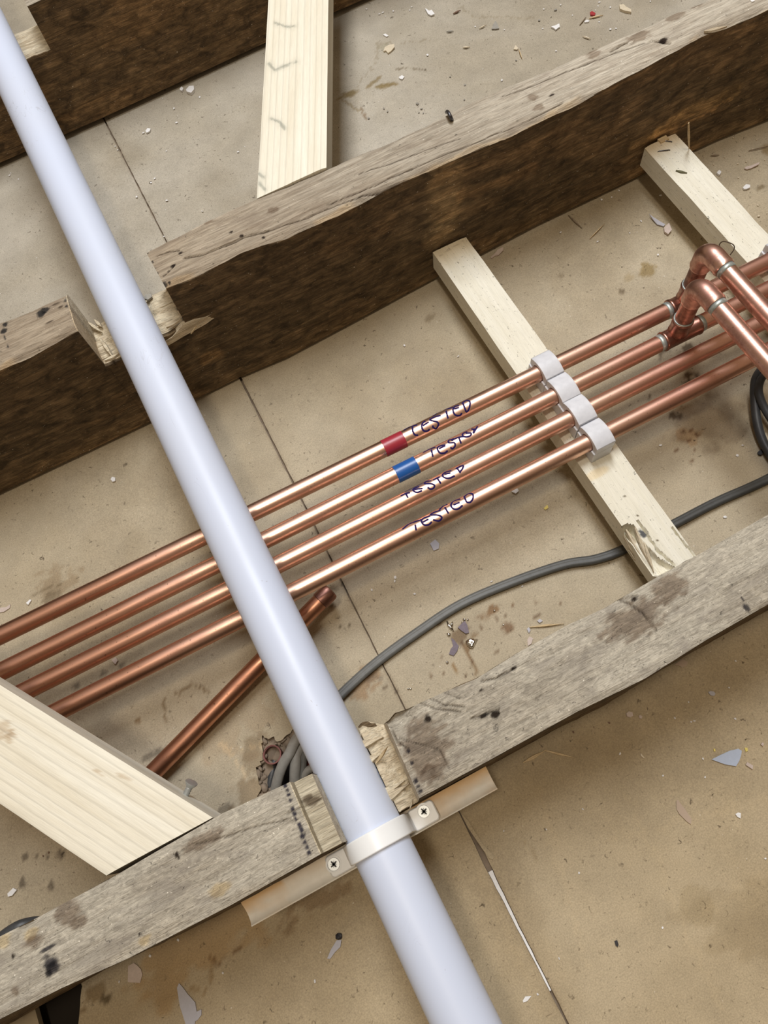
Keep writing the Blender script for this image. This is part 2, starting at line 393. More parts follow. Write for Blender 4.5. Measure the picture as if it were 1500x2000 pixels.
def floor_tint(X, Y):
    T = np.ones(X.shape+(3,))
    # cool sky light painted into the upper bay's colour; near bay tinted tan
    g = sstep(440, 620, Y); paint(T, X, Y, g, (.97, 1.03, 1.17))
    g = 1-sstep(0, 30, Y); paint(T, X, Y, g, (.98, .93, .84))
    m = sstep(.15, .8, fbm(X, Y, 0*X, 90, 90, 9, 11)); paint(T, X, Y, .5*m, (.80, .77, .72))
    D = (.33, .27, .17); O = (.52, .42, .22); B = (.42, .28, .15)
    blob(T, X, Y, (755, 166), 13, 5, O, .95, seed=2, rot=-.3); blob(T, X, Y, (730, 160), 12, 3, O, .8, seed=3, rot=.3)
    line(T, X, Y, [(772, 135), (800, 133), (832, 137)], 1.6, D, .6); blob(T, X, Y, (831, 137), 3, 2, D, .9); blob(T, X, Y, (780, 136), 3, 2, D, .8)
    blob(T, X, Y, (680, 185), 14, 6, O, .9, seed=4); line(T, X, Y, [(705, 212), (716, 232)], 2, B, .7); line(T, X, Y, [(670, 195), (700, 215)], 2.5, O, .6)
    line(T, X, Y, [(700, 170), (738, 110), (735, 85), (770, 85), (840, 78)], 1.6, (.72, .68, .6), .7, wob=3)
    blob(T, X, Y, (752, 92), 9, 8, (.80, .80, .72), .8)
    line(T, X, Y, [(900, 15), (930, 33), (985, 32), (1040, 36)], 2, (.74, .7, .62), .6, wob=3)
    blob(T, X, Y, (1265, 528), 9, 9, (.60, .50, .28), .85, seed=6, nz=.5); blob(T, X, Y, (1230, 540), 7, 5, (.75, .65, .45), .5)
    blob(T, X, Y, (1487, 365), 6, 3, (.45, .4, .3), .8); blob(T, X, Y, (1498, 290), 8, 9, (.55, .45, .28), .8)
    blob(T, X, Y, (840, 622), 9, 4, (.55, .5, .42), .7, rot=.4); blob(T, X, Y, (1097, 538), 4, 3, (.5, .46, .4), .7)
    blob(T, X, Y, (1215, 568), 4, 4, (.3, .25, .18), .8)
    for px, s in (((1290, 690), 7), ((1350, 745), 8), ((1345, 680), 9), ((1270, 775), 4), ((1320, 815), 6), ((1345, 735), 5)):
        blob(T, X, Y, px, s, s*.7, (.18, .13, .08), .85, seed=s, nz=.7)
    blob(T, X, Y, (1380, 830), 30, 22, (.55, .5, .46), .6, nz=.6, seed=8); blob(T, X, Y, (1345, 850), 12, 10, (.8, .55, .3), .5, nz=.6)
    for px in ((1350, 842), (1362, 850), (1335, 843), (1320, 880), (1345, 860), (1360, 880), (1350, 900)): blob(T, X, Y, px, 2, 2, (.3, .16, .08), .8)
    # lower left bay: water marks
    blob(T, X, Y, (110, 1135), 20, 12, (.72, .64, .55), .7, nz=.7, seed=9); blob(T, X, Y, (105, 1160), 10, 5, (.45, .4, .33), .7, nz=.7)
    line(T, X, Y, [(60, 1165), (95, 1145), (122, 1140)], 1.2, D, .5)
    line(T, X, Y, [(327, 1408), (322, 1400), (322, 1380), (322, 1360), (335, 1350), (350, 1355), (375, 1335), (410, 1354)], 1.4, (.45, .36, .24), .8, wob=2)
    line(T, X, Y, [(480, 1520), (455, 1480), (430, 1458), (445, 1460), (480, 1465), (520, 1452)], 1.6, (1.3, 1.22, 1.12), .8, wob=3)
    blob(T, X, Y, (460, 1420), 38, 26, (.86, .80, .74), .8, nz=.7, seed=12)
    blob(T, X, Y, (490, 1560), 18, 14, (.6, .52, .42), .8, nz=.7, seed=13); blob(T, X, Y, (500, 1480), 12, 18, (.62, .56, .48), .8, nz=.6, seed=14)
    blob(T, X, Y, (268, 1408), 2.6, 2.6, (.5, .38, .25), .9, nz=.2)
    for px, s in (((200, 1315), 4), ((215, 1330), 7), ((170, 1350), 6), ((150, 1340), 4), ((290, 1478), 5), ((310, 1470), 5), ((235, 1300), 4), ((440, 1580), 7)):
        blob(T, X, Y, px, s, s*.6, (.35, .34, .33), .75, seed=s+3, nz=.6)
    for px, s in (((50, 1672), 3), ((70, 1674), 2.4), ((92, 1674), 3.2), ((45, 1725), 4), ((100, 1732), 3), ((118, 1668), 5)): blob(T, X, Y, px, s*.7, s, (.25, .23, .22), .8, seed=int(s*3), nz=.5)
    # flux spatter under the cable
    F_ = (.48, .34, .2)
    blob(T, X, Y, (898, 1240), 11, 6, (.42, .32, .22), .85, seed=21, nz=.6); blob(T, X, Y, (990, 1225), 5.5, 5.5, (.48, .34, .24), .95, seed=22, nz=.35)
    line(T, X, Y, [(905, 1258), (915, 1275), (921, 1290)], 2.4, F_, .9); line(T, X, Y, [(921, 1290), (926, 1305), (932, 1318)], 1.8, F_, .8)
    blob(T, X, Y, (889, 1306), 2, 4.5, (.6, .42, .22), .9); blob(T, X, Y, (945, 1202), 13, 3.4, (.48, .30, .15), .85, seed=23, nz=.7, rot=.05)
    blob(T, X, Y, (925, 1240), 8, 3, (.55, .42, .28), .8); blob(T, X, Y, (1000, 1182), 2.6, 1.6, (.4, .24, .12), .9); blob(T, X, Y, (1017, 1170), 2, 1.5, (.4, .24, .12), .9)
    for px in ((842, 1318), (867, 1316), (909, 1319), (971, 1275), (1043, 1207), (1050, 1203), (1095, 1180), (986, 1203), (970, 1209), (858, 1219), (940, 1225), (1047, 1175), (862, 1287)):
        blob(T, X, Y, px, 2.0, 1.6, (.38, .28, .2), .85, seed=px[0] % 7)
    blob(T, X, Y, (715, 1335), 14, 10, (.70, .48, .30), .65, seed=24, nz=.8); blob(T, X, Y, (735, 1318), 9, 7, (.45, .42, .42), .6, seed=25, nz=.8)
    for px in ((680, 1355), (700, 1340), (752, 1345), (775, 1350)): blob(T, X, Y, px, 2.2, 1.6, (.35, .28, .22), .8)
    blob(T, X, Y, (650, 1150), 7, 4, (.4, .36, .3), .8, nz=.8, seed=5)
    for px in ((668, 1142), (648, 1184), (645, 1192), (666, 1225), (684, 1220)): blob(T, X, Y, px, 1.6, 1.3, (.25, .2, .13), .9)
    # bottom bay: browner patch and small marks
    blob(T, X, Y, (400, 1830), 55, 30, (.88, .74, .55), .8, seed=31, nz=.6); line(T, X, Y, [(412, 1870), (425, 1883), (450, 1868), (480, 1850)], 1.6, (.4, .28, .16), .8, wob=2)
    line(T, X, Y, [(408, 1870), (410, 1920), (395, 1945), (370, 1925)], 1.4, (.6, .48, .3), .6, wob=3)
    blob(T, X, Y, (205, 1950), 4, 3.6, (.2, .16, .08), .9); blob(T, X, Y, (185, 1945), 10, 6, (.45, .36, .22), .7, nz=.8)
    blob(T, X, Y, (610, 1760), 30, 8, (.5, .38, .25), .6, nz=.9, seed=33, rot=.1)
    blob(T, X, Y, (1362, 1770), 13, 14, (.87, .85, .80), .9, seed=34, nz=.12, soft=.12)
    line(T, X, Y, [(1010, 1640), (1030, 1650), (1050, 1680)], 1, (.75, .7, .6), .6)
    blob(T, X, Y, (1450, 1790), 40, 25, (.86, .84, .80), .8, seed=35, nz=.7)
    for a, b in (((1050, 1540), (1150, 1900)), ((1180, 1640), (1500, 1560)), ((1390, 1780), (1500, 1700)), ((940, 1700), (1060, 1990)), ((1230, 1560), (1420, 2000))):
        line(T, X, Y, [a, b], 3, (1.08, 1.07, 1.05), .7, wob=4)
    return T
def board(name, x0f, x1f, y0, y1, res, lab):
    ys = np.arange(y0, y1+res, res); nx = int((x1f(0)-x0f(0))/res)
    u = np.linspace(0, 1, nx); Yg, Ug = np.meshgrid(ys, u, indexing='ij')
    X = x0f(Yg)*(1-Ug)+x1f(Yg)*Ug
    Z = .35*fbm(X, Yg, 0*X, 120, 120, 9, 4, 2)+.08*fbm(X, Yg, 0*X, 9, 9, 9, 8, 2)-.2
    # board rises a little at the torn hole
    for hp, js in ((HOLE, 1.3), (HOLE2, .5)):
        A = np.array(hp+[hp[0]]); bd = np.full(X.shape, 1e9); bx = X.copy(); by = Yg.copy()
        near = (X > A[:, 0].min()-8) & (X < A[:, 0].max()+8) & (Yg > A[:, 1].min()-8) & (Yg < A[:, 1].max()+8)
        if not near.any(): continue
        xx = X[near]; yy = Yg[near]; jx = xx+js*vn(np.stack([xx/4, yy/4, 0*xx], -1), 2); jy = yy+js*vn(np.stack([xx/4, yy/4, 0*xx+5], -1), 2)
        d_ = np.full(xx.shape, 1e9); qx = xx.copy(); qy = yy.copy()
        for k in range(len(A)-1):
            vx, vy = A[k+1]-A[k]; t_ = np.clip(((jx-A[k][0])*vx+(jy-A[k][1])*vy)/(vx*vx+vy*vy), 0, 1); px_ = A[k][0]+t_*vx; py2 = A[k][1]+t_*vy
            dd_ = np.hypot(jx-px_, jy-py2); m_ = dd_ < d_; d_ = np.where(m_, dd_, d_); qx = np.where(m_, px_+xx-jx, qx); qy = np.where(m_, py2+yy-jy, qy)
        sn = d_ < res*.62; xx = np.where(sn, qx, xx); yy = np.where(sn, qy, yy); X[near] = xx; Yg = Yg.copy(); Yg[near] = yy
    T = floor_tint(X, Yg)
    ed = np.minimum(abs(X-seam(Yg, -1)), abs(X-seam(Yg, 1)))
    rim = np.exp(-ed/1.2)*np.clip(.5+.6*fbm(X, Yg, 0*X, 14, 14, 9, 6), 0, 1); paint(T, X, Yg, .45*rim, (.45, .38, .3))
    V = np.stack([X, Yg, Z], -1).reshape(-1, 3); ny = len(ys)
    idx = np.arange(ny*nx).reshape(ny, nx)
    a, b, c, d = idx[:-1, :-1], idx[:-1, 1:], idx[1:, 1:], idx[1:, :-1]
    F = np.stack([a, b, c, d], -1).reshape(-1, 4)
    cx = V[F].mean(1)
    q0 = np.stack([cx[:, 0]/4, cx[:, 1]/4, 0*cx[:, 0]], -1); q5 = q0+np.array([0, 0, 5.])
    n2_ = vn(q0, 2); n5_ = vn(q5, 2)
    keep = ~(inpoly(cx[:, 0]+1.3*n2_, cx[:, 1]+1.3*n5_, HOLE) | inpoly(cx[:, 0]+.5*n2_, cx[:, 1]+.5*n5_, HOLE2)); F = F[keep]
    # thickness: bottom copy along open borders
    e = np.concatenate([F[:, [0, 1]], F[:, [1, 2]], F[:, [2, 3]], F[:, [3, 0]]]); key = np.sort(e, 1); k = key[:, 0]*10**7+key[:, 1]
    uq, inv, cnt = np.unique(k, return_inverse=True, return_counts=True); be = e[cnt[inv] == 1]
    bv = np.unique(be); low = {int(v): len(V)+i for i, v in enumerate(bv)}
    Vb = V[bv].copy(); Vb[:, 2] = -5; Tb = T.reshape(-1, 3)[bv]*.8
    Fs = np.array([(q, p, low[int(p)], low[int(q)]) for p, q in be])
    o = mesh(name, np.concatenate([V, Vb]), np.concatenate([F, Fs]), M['floor'], tint=np.concatenate([T.reshape(-1, 3), Tb]), smooth=True, sharp=math.radians(40))
    return tag(o, lab, None, None, 'structure')
board('floor', lambda y: -560+0*np.asarray(y, float), lambda y: seam(y, -1), -300, 1330, 2.6, 'brown board under the joists, left of the long seam')
board('floor', lambda y: seam(y, 1), lambda y: 960+0*np.asarray(y, float), -300, 1330, 2.6, 'brown board under the joists, right of the long seam')
V, F = boxVF(-600, 1000, -340, 1380, -30, -26); tag(mesh('floor', V, F, M['dark'], smooth=False), 'near-black sheet standing in for the unlit void below the boards', kind='structure')  # darkness of the void under the gaps, painted as a black sheet
# dirty lath seen in the seam, and the pale filler lying in it
V, F = boxVF(-12, 12, -300, 1330, -7, -5.2); tag(mesh('trim_1', V, F, M['rubble'], smooth=False), 'dirty lath under the board seam', kind='structure')
P = [(seam(y, -1)+.25, y) for y in np.linspace(-48, -135, 30)]; Q = [(seam(y, 1)-.55, y) for y in np.linspace(-135, -48, 30)]
def prism(pts, z0, z1):
    n = len(pts); V = [(p[0], p[1], z1) for p in pts]+[(p[0], p[1], z0) for p in pts]
    F = [tuple(range(n)), tuple(range(2*n-1, n-1, -1))]+[(i, i+n, (i+1) % n+n, (i+1) % n) for i in range(n)]
    return V, F
V, F = prism(P+Q, -5, -.9)
tag(mesh('seam_filler', V, F, M['p_white'], smooth=False), 'thin white filler strip lying in the seam below the near joist', 'filler strip')

# ------------------------------------------------------------------ timbers
def beam(name, xs, yn, yf, yb, zb, zt, mats, region, tintf=None, rough=.5, wear=1.5, seed=0, res=2.2, side_rough=.8, parent=None, loc=(0, 0, 0), rot=0, skew=None, farb=None, disp=None):
    """beam along local X. yn/yf: near/far top edge y(x), yb: near bottom y(x), zt(x, t): top height; region(x, kind)->slot"""
    xs = np.asarray(xs, float); nt = max(6, int(50/res)); nt = max(4, int(np.mean(yf(xs)-yn(xs))/(res*.55))); ns = max(4, int(np.mean(zt(xs, .5*np.ones_like(xs))-zb(xs, 0))/res/1.5))
    tt = np.concatenate([np.zeros(ns), np.linspace(0, 1, nt+1), np.ones(ns)])
    hh = np.concatenate([np.linspace(0, 1, ns+1)[:-1], np.ones(nt+1), np.linspace(1, 0, ns+1)[1:]])
    kind = np.concatenate([np.zeros(ns), np.ones(nt+1), np.full(ns, 2)])
    nj = len(tt); X, Tm = np.meshgrid(xs, tt, indexing='ij'); _, H = np.meshgrid(xs, hh, indexing='ij')
    K = np.broadcast_to(kind, X.shape)
    if skew is not None: Xs = X+skew(X, Tm, H)
    else: Xs = X
    Y0 = yn(X); Y1 = yf(X); ybn = yb(X); ybf = farb(X) if farb is not None else Y1
    ZT = zt(X, Tm); ZB = zb(X, Tm)
    side = (K != 1)
    Y = Y0+(Y1-Y0)*Tm
    Y = np.where(K == 0, ybn+(Y0-ybn)*H, Y); Y = np.where(K == 2, ybf+(Y1-ybf)*H, Y)
    Z = ZB+(ZT-ZB)*H
    # worn edges
    W = Y1-Y0; dn = Tm*W; df = (1-Tm)*W
    wn = wear*(1+1.0*fbm(X, 0*X, 0*X, 60, 9, 9, seed+3)); wf = wear*(1+1.0*fbm(X, 0*X, 0*X, 60, 9, 9, seed+4))
    wn = np.clip(wn, .2, None); wf = np.clip(wf, .2, None)
    Z = np.where(K == 1, Z-wn*np.exp(-(dn/3.)**1.5)-wf*np.exp(-(df/3.)**1.5), Z)
    Zside_top = ZT-np.where(K == 0, wn, wf)
    zmx = float(np.max(ZT)); Z = np.where(K != 1, np.minimum(ZB+(zmx-ZB)*H, Zside_top), Z)
    n1 = fbm(Xs, Y, Z, 40, 5, 5, seed, 3)
    n2 = fbm(Xs, Y, Z, 9, 3, 3, seed+31, 2)
    Z = np.where(K == 1, Z+rough*(n1*.6+n2*.35), Z)
    sd = side_rough*(n1*.7+n2*.4)*np.where(H < .02, 0, 1)
    Y = np.where(K == 0, Y-sd-.0, Y); Y = np.where(K == 2, Y+sd, Y)
    if disp is not None: Y, Z = disp(Xs, Y, Z, Tm, H, K)
    T = np.ones(X.shape+(3,))
    if tintf is not None: T = tintf(T, Xs, Y, Z, Tm, H, K)
    V = np.stack([Xs, Y, Z], -1).reshape(-1, 3); nx = len(xs); idx = np.arange(nx*nj).reshape(nx, nj)
    a, b, c, d = idx[:-1, :-1], idx[1:, :-1], idx[1:, 1:], idx[:-1, 1:]
    F = np.stack([a, b, c, d], -1).reshape(-1, 4)
    bot = np.stack([idx[1:, 0], idx[:-1, 0], idx[:-1, -1], idx[1:, -1]], -1)
    xm = (xs[:-1]+xs[1:])/2; km = kind[:-1].copy(); km[ns-1] = 0 if True else km[ns-1]
    slot = np.zeros((nx-1, nj-1), int)
    for j in range(nj-1):
        kk = 0 if j < ns else (1 if j < ns+nt else 2)
        slot[:, j] = region(xm, kk, hh[j])
    # end caps: fans of quads across profile mirrored (near side j <-> far side)
    caps = []; 
    for e, fl in ((0, 1), (nx-1, 0)):
        col = idx[e]
        caps.append([int(v) for v in (col[::-1] if fl == 0 else col)])
    Fl = [tuple(q) for q in F]+[tuple(q) for q in bot]+[tuple(c) for c in caps]
    me_idx = np.concatenate([slot.reshape(-1), np.full(nx-1, region(np.array([xm[0]]), 2, .1)[0]), [len(mats)-1, len(mats)-1]])
    return mesh(name, V, Fl, mats, parent, tint=T.reshape(-1, 3), midx=me_idx, loc=loc, rot=rot, local=True, sharp=math.radians(48))
def interp_fn(pts):
    pts = sorted([(p[0], p[1]) for p in pts]); xs = [p[0] for p in pts]; ys = [p[1] for p in pts]
    return lambda X: np.interp(X, xs, ys)
def colsx(x0, x1, res, cuts):
    xs = set(np.round(np.arange(x0, -320, 6), 3)) | set(np.round(np.arange(-320, 660, res), 3)) | set(np.round(np.arange(660, x1+6, 6), 3))
    for c in cuts: xs |= {round(c-.02, 3), round(c+.02, 3)}
    xs = sorted(v for v in xs if not any(abs(v-c) < res*.45 and abs(abs(v-c)-.02) > .006 for c in cuts))
    return np.array(xs)
HT = 150.2
# --- middle joist
J2n = interp_fn([(-450, 464)]+[tuple(p[:2]) for p in UP([(0, 720), (60, 690), (148, 642), (317, 560), (390, 530), (475, 492), (560, 462), (610, 438), (660, 418), (750, 367), (860, 318), (1000, 262), (1130, 195), (1250, 136), (1380, 62), (1500, 15)], HT)]+[(960, 462)])
J2f = interp_fn([(-450, 512)]+[tuple(p[:2]) for p in UP([(0, 628), (125, 570), (285, 490), (400, 434), (640, 325), (780, 266), (1000, 165), (1250, 55), (1375, 0)], HT)]+[(960, 506)])
J2b = interp_fn([(-450, 459.5), (960, 463)]+[tuple(p[:2]) for p in UP([(0, 965), (295, 825), (470, 738), (560, 700), (720, 615), (850, 545), (1050, 440), (1260, 340), (1400, 275), (1500, 235)], 3)])
c0, c1 = -98., -21.
def zt2(X, t):
    z = np.where((X > c0) & (X < c1), 103.0, HT)
    z = z+np.where((X > c0) & (X < c1), 2.5*fbm(X, t*40, 0*X, 16, 6, 9, 77, 3), 0)
    return z
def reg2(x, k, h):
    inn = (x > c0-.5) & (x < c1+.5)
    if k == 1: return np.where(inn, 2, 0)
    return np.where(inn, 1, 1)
cracks2 = [([(360, 505), (395, 497), (440, 480), (478, 462), (520, 452)], 1.6), ([(520, 452), (600, 425), (660, 400), (745, 370), (800, 345)], .9), ([(305, 500), (330, 492), (350, 489)], .8), ([(318, 540), (340, 520)], .8), ([(640, 398), (700, 375), (860, 305), (1000, 250), (1100, 200)], .7), ([(980, 190), (1060, 160), (1160, 120), (1210, 100), (1260, 85)], .6), ([(700, 340), (760, 320), (840, 290), (900, 270)], .5), ([(1193, 100), (1225, 83)], 1.6), ([(1270, 80), (1310, 84)], 2.0)]
def cr(X, Y, pts, z): # distance to a crack
    return CR(X, Y, pts, z)
def CR(X, Y, pts, z): return segdist(X+.6*fbm(X, Y, 0*X, 14, 8, 9, 3, 2), Y+.6*fbm(X, Y, 0*X, 14, 8, 9, 13, 2), [p[:2] for p in UP(pts, z)])
def disp2(X, Y, Z, T, H, K):
    for pts, wd in cracks2: Z = np.where(K == 1, Z-1.3*wd*(1-sstep(.2, max(wd, .8)*1.1, cr(X, Y, pts, HT))), Z)
    return Y, Z
def tint2(T, X, Y, Z, Tm, H, K):
    top = (K == 1) & ~((X > c0) & (X < c1))
    for pts, wd in cracks2:
        m = (1-sstep(.15, min(max(wd, .75), 1.1)*1.05, cr(X, Y, pts, HT)))*top; paint(T, X, Y, .85*m, (.12, .08, .05))
    m = top*sstep(-.1, .8, fbm(X, Y, 0*X, 120, 20, 9, 44)); paint(T, X, Y, .5*m, (.80, .74, .68))
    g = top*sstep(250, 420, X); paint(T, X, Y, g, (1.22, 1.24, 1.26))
    # pale splintered lip on the near edge
    lip = top*(1-sstep(1.5, 4, Tm*47+2*fbm(X, 0*X, 0*X, 30, 9, 9, 46)))*sstep(-.2, .5, fbm(X, 0*X, 0*X, 45, 9, 9, 45)); paint(T, X, Y, .7*lip, (1.45, 1.30, 1.05))
    for px, rx, ry in (((352, 494), 2.2, 1.4), ((338, 520), 2.4, 1.4), ((451, 453), 1.6, 1.3), ((472, 461), 2, 1.5), ((514, 464), 2, 1.6), ((891, 263), 1.2, 1), ((1296, 79), 5, 2.6), ((1078, 186), 3, 1.4)):
        blob2(T, X, Y, px, rx, ry, (.06, .04, .03), top)
    for px, rx, ry in (((408, 432), 5, 4), ((1160, 105), 8, 6), ((1150, 95), 10, 5), ((535, 410), 5, 4), ((1005, 155), 8, 4), ((1040, 190), 6, 4), ((1250, 70), 12, 7), ((1320, 30), 12, 5), ((1360, 8), 10, 5), ((1050, 210), 6, 4)):
        blob2(T, X, Y, px, rx, ry, (.60, .54, .50), top)
    # ink marks on the left stub
    for px, rx, ry in (((88, 607), 5, 4), ((80, 612), 3.5, 5), ((10, 632), 2.6, 3.2), ((7, 645), 3, 3)): blob2(T, X, Y, px, rx, ry, (.10, .11, .13), top)
    for px, rx, ry in (((108, 594), 6, 1.6), ((118, 600), 3, 1.5), ((98, 628), 4, 1)): blob2(T, X, Y, px, rx, ry, (.3, .27, .25), top)
    wl = ((abs(X-c0) < .6) | (abs(X-c1) < .6)) & (X > c0) & (X < c1); paint(T, X, Y, wl*1., (.72, .70, .68))
    for px, rx, ry in (((287, 492), 1, 1.6), ((298, 512), .9, 2), ((303, 523), .9, 2), ((308, 534), .9, 2), ((320, 553), 2.0, 2.2), ((329, 550), 1.5, 1.5), ((9, 660), 1.2, 3), ((14, 676), 1, 3), ((127, 588), 1.6, 2.4), ((130, 598), 1.2, 2)): blob2(T, X, Y, px, rx, ry, (.12, .13, .16), top)
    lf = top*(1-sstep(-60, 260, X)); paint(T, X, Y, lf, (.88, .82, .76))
    # scrape marks on the side: paler rubbed patches
    sd = (K == 0)
    def sidepx(pts):
        out = []
        for a, b in pts:
            d = R.T@np.array([(a-750)/FPX, (b-1000)/FPX, 1.0]); k = 461./d[1]; out.append((d[0]*k, CAMH+d[2]*k))
        return out
    for pts, wd, c, st in (([(870, 350), (875, 400), (860, 450)], 26, (2.3, 2.35, 2.3), .9), ([(1290, 265), (1350, 225), (1440, 185)], 10, (2.3, 2.2, 1.9), .9), ([(1240, 290), (1320, 262)], 10, (2.1, 2.0, 1.8), .8), ([(1340, 250), (1430, 200)], 2, (3.0, 2.8, 2.4), .8), ([(900, 385), (1040, 330)], 10, (1.9, 1.7, 1.5), .6), ([(640, 480), (760, 440)], 14, (1.5, 1.4, 1.3), .6), ([(400, 700), (430, 690)], 9, (1.9, 1.7, 1.4), .8)):
        q = sidepx(pts); d = segdist(X+4*fbm(X, Z, 0*X, 14, 14, 9, 61), Z+4*fbm(X, Z, 0*X, 14, 14, 9, 62), q)
        paint(T, X, Y, sd*st*(1-sstep(wd*.25, wd, d)), c)
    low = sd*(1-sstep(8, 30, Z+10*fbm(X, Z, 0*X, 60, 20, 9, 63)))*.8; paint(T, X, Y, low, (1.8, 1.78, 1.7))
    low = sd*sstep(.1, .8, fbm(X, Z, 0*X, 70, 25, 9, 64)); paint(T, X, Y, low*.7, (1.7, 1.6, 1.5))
    return T
def blob2(T, X, Y, px, rx, ry, col, mask, z=HT):
    c = U(*px, z); r = np.hypot((X-c[0])/rx, (Y-c[1])/ry)+.3*fbm(X, Y, 0*X, 5, 3, 9, int(px[0]) % 13)
    paint(T, X, Y, mask*(1-sstep(.6, 1.1, r)), col)
def skew2(X, T, H):
    w1 = np.exp(-((X-c1)/9.)**2); w0 = np.exp(-((X-c0)/9.)**2)
    return w1*(1.5*(T-.5)*-1+.8)+w0*((T-.5)*3.5-1.5*(1-H)*0)
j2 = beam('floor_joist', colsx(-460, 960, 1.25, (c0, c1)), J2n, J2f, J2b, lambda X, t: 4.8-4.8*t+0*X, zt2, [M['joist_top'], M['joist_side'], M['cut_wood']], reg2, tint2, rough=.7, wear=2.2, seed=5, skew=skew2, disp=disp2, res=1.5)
tag(j2, 'old brown timber joist across the middle, notched where the white pipe crosses', 'joist', 'old floor joists')
# --- far joist
d0, d1 = -112., -19.
J1n = interp_fn([(-460, 890), (-141, 889), (-20, 891.9), (225, 893), (960, 893)])
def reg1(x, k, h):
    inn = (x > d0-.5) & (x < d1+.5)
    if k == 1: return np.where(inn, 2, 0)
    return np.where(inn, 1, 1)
def tint1(T, X, Y, Z, Tm, H, K):
    sd = (K == 0); paint(T, X, Y, sd*1., (1.2, 1.1, 1.0))
    m = sd*sstep(0, .7, fbm(X, Z, 0*X, 90, 22, 9, 71)); paint(T, X, Y, .8*m, (1.5, 1.42, 1.32))
    return T
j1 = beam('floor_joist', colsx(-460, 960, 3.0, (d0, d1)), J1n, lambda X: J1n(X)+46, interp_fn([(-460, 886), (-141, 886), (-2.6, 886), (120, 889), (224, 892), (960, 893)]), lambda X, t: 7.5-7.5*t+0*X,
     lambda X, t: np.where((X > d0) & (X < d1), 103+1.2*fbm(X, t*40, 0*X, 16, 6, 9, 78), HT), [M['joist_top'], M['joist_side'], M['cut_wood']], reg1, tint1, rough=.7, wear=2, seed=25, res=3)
tag(j1, 'dark old timber joist at the top of the view behind the pine brace', 'joist', 'old floor joists')
# --- near joist
J3n = interp_fn([(-500, 22), (960, 17)]+[tuple(p[:2]) for p in UP([(0, 1990), (120, 1930), (250, 1872), (450, 1768), (600, 1683), (650, 1655), (813, 1562), (950, 1488), (1000, 1460), (1127, 1390), (1260, 1325), (1379, 1250), (1500, 1180)], HT)])
J3f = interp_fn([(-500, 64), (960, 66)]+[tuple(p[:2]) for p in UP([(0, 1828), (75, 1790), (215, 1715), (430, 1590), (560, 1530), (640, 1490), (752, 1409), (768, 1392), (800, 1381), (870, 1350), (930, 1325), (1010, 1275), (1110, 1220), (1180, 1188), (1275, 1130), (1365, 1082), (1500, 1005)], HT)])
e0, e1, e2, e3, e4 = -85.5, -73., -36., -18., 0.
g0, g1 = 336., 414.
def zt3(X, t):
    z = np.full(np.shape(X+t), HT)
    z = np.where((X > e0) & (X < e1), 141.-2*t, z)
    z = np.where((X >= e1) & (X < e2), 88., z)
    z = np.where((X >= e2) & (X < e3), 112.-10*np.abs(t-.45), z)
    n = 3.2*fbm(X, t*45, 0*X, 11, 6, 9, 79, 3)
    z = z+np.where((X > e1) & (X < e3), n, 0)
    z = np.where((X > g0) & (X < g1), 105+.3*n, z)
    return z
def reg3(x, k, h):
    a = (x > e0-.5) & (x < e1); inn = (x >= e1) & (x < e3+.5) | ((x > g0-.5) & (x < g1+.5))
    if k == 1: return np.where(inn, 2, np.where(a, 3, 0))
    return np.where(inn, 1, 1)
cracks3 = [([(1205, 1168), (1232, 1180), (1258, 1200), (1272, 1218), (1282, 1232)], 1.1), ([(1218, 1170), (1246, 1163)], 1), ([(765, 1425), (773, 1445), (800, 1462)], .8), ([(380, 1650), (560, 1600)], .6), ([(585, 1700), (700, 1650)], .5), ([(940, 1330), (968, 1325), (1000, 1310)], .9), ([(812, 1370), (850, 1385), (900, 1390)], .8), ([(835, 1362), (870, 1378), (905, 1380)], .8), ([(870, 1352), (900, 1366)], .7), ([(920, 1405), (975, 1385)], .9), ([(560, 1590), (620, 1560), (650, 1550)], .6), ([(780, 1440), (860, 1465), (880, 1500)], .5), ([(620, 1640), (690, 1600)], .5)]
def disp3(X, Y, Z, T, H, K):
    for pts, wd in cracks3: Z = np.where(K == 1, Z-1.3*wd*(1-sstep(.2, max(wd, .8)*1.1, cr(X, Y, pts, HT))), Z)
    # round worn corner beside the notch
    c = U(765, 1400, HT); q = np.exp(-(((X-c[0]-2)/10)**2+((Y-c[1])/9)**2)); Z = np.where((K == 1) & (X > e3), Z-7*q, Z)
    # split-out bulge of fresh wood on the far side of the notch
    bx = np.exp(-((X+33)/13.)**2)*((X > e1) & (X < e3+1)); Y = Y+np.where((K >= 1), 15*bx*sstep(.55, 1, T)*sstep(.35, .9, H), 0)
    return Y, Z
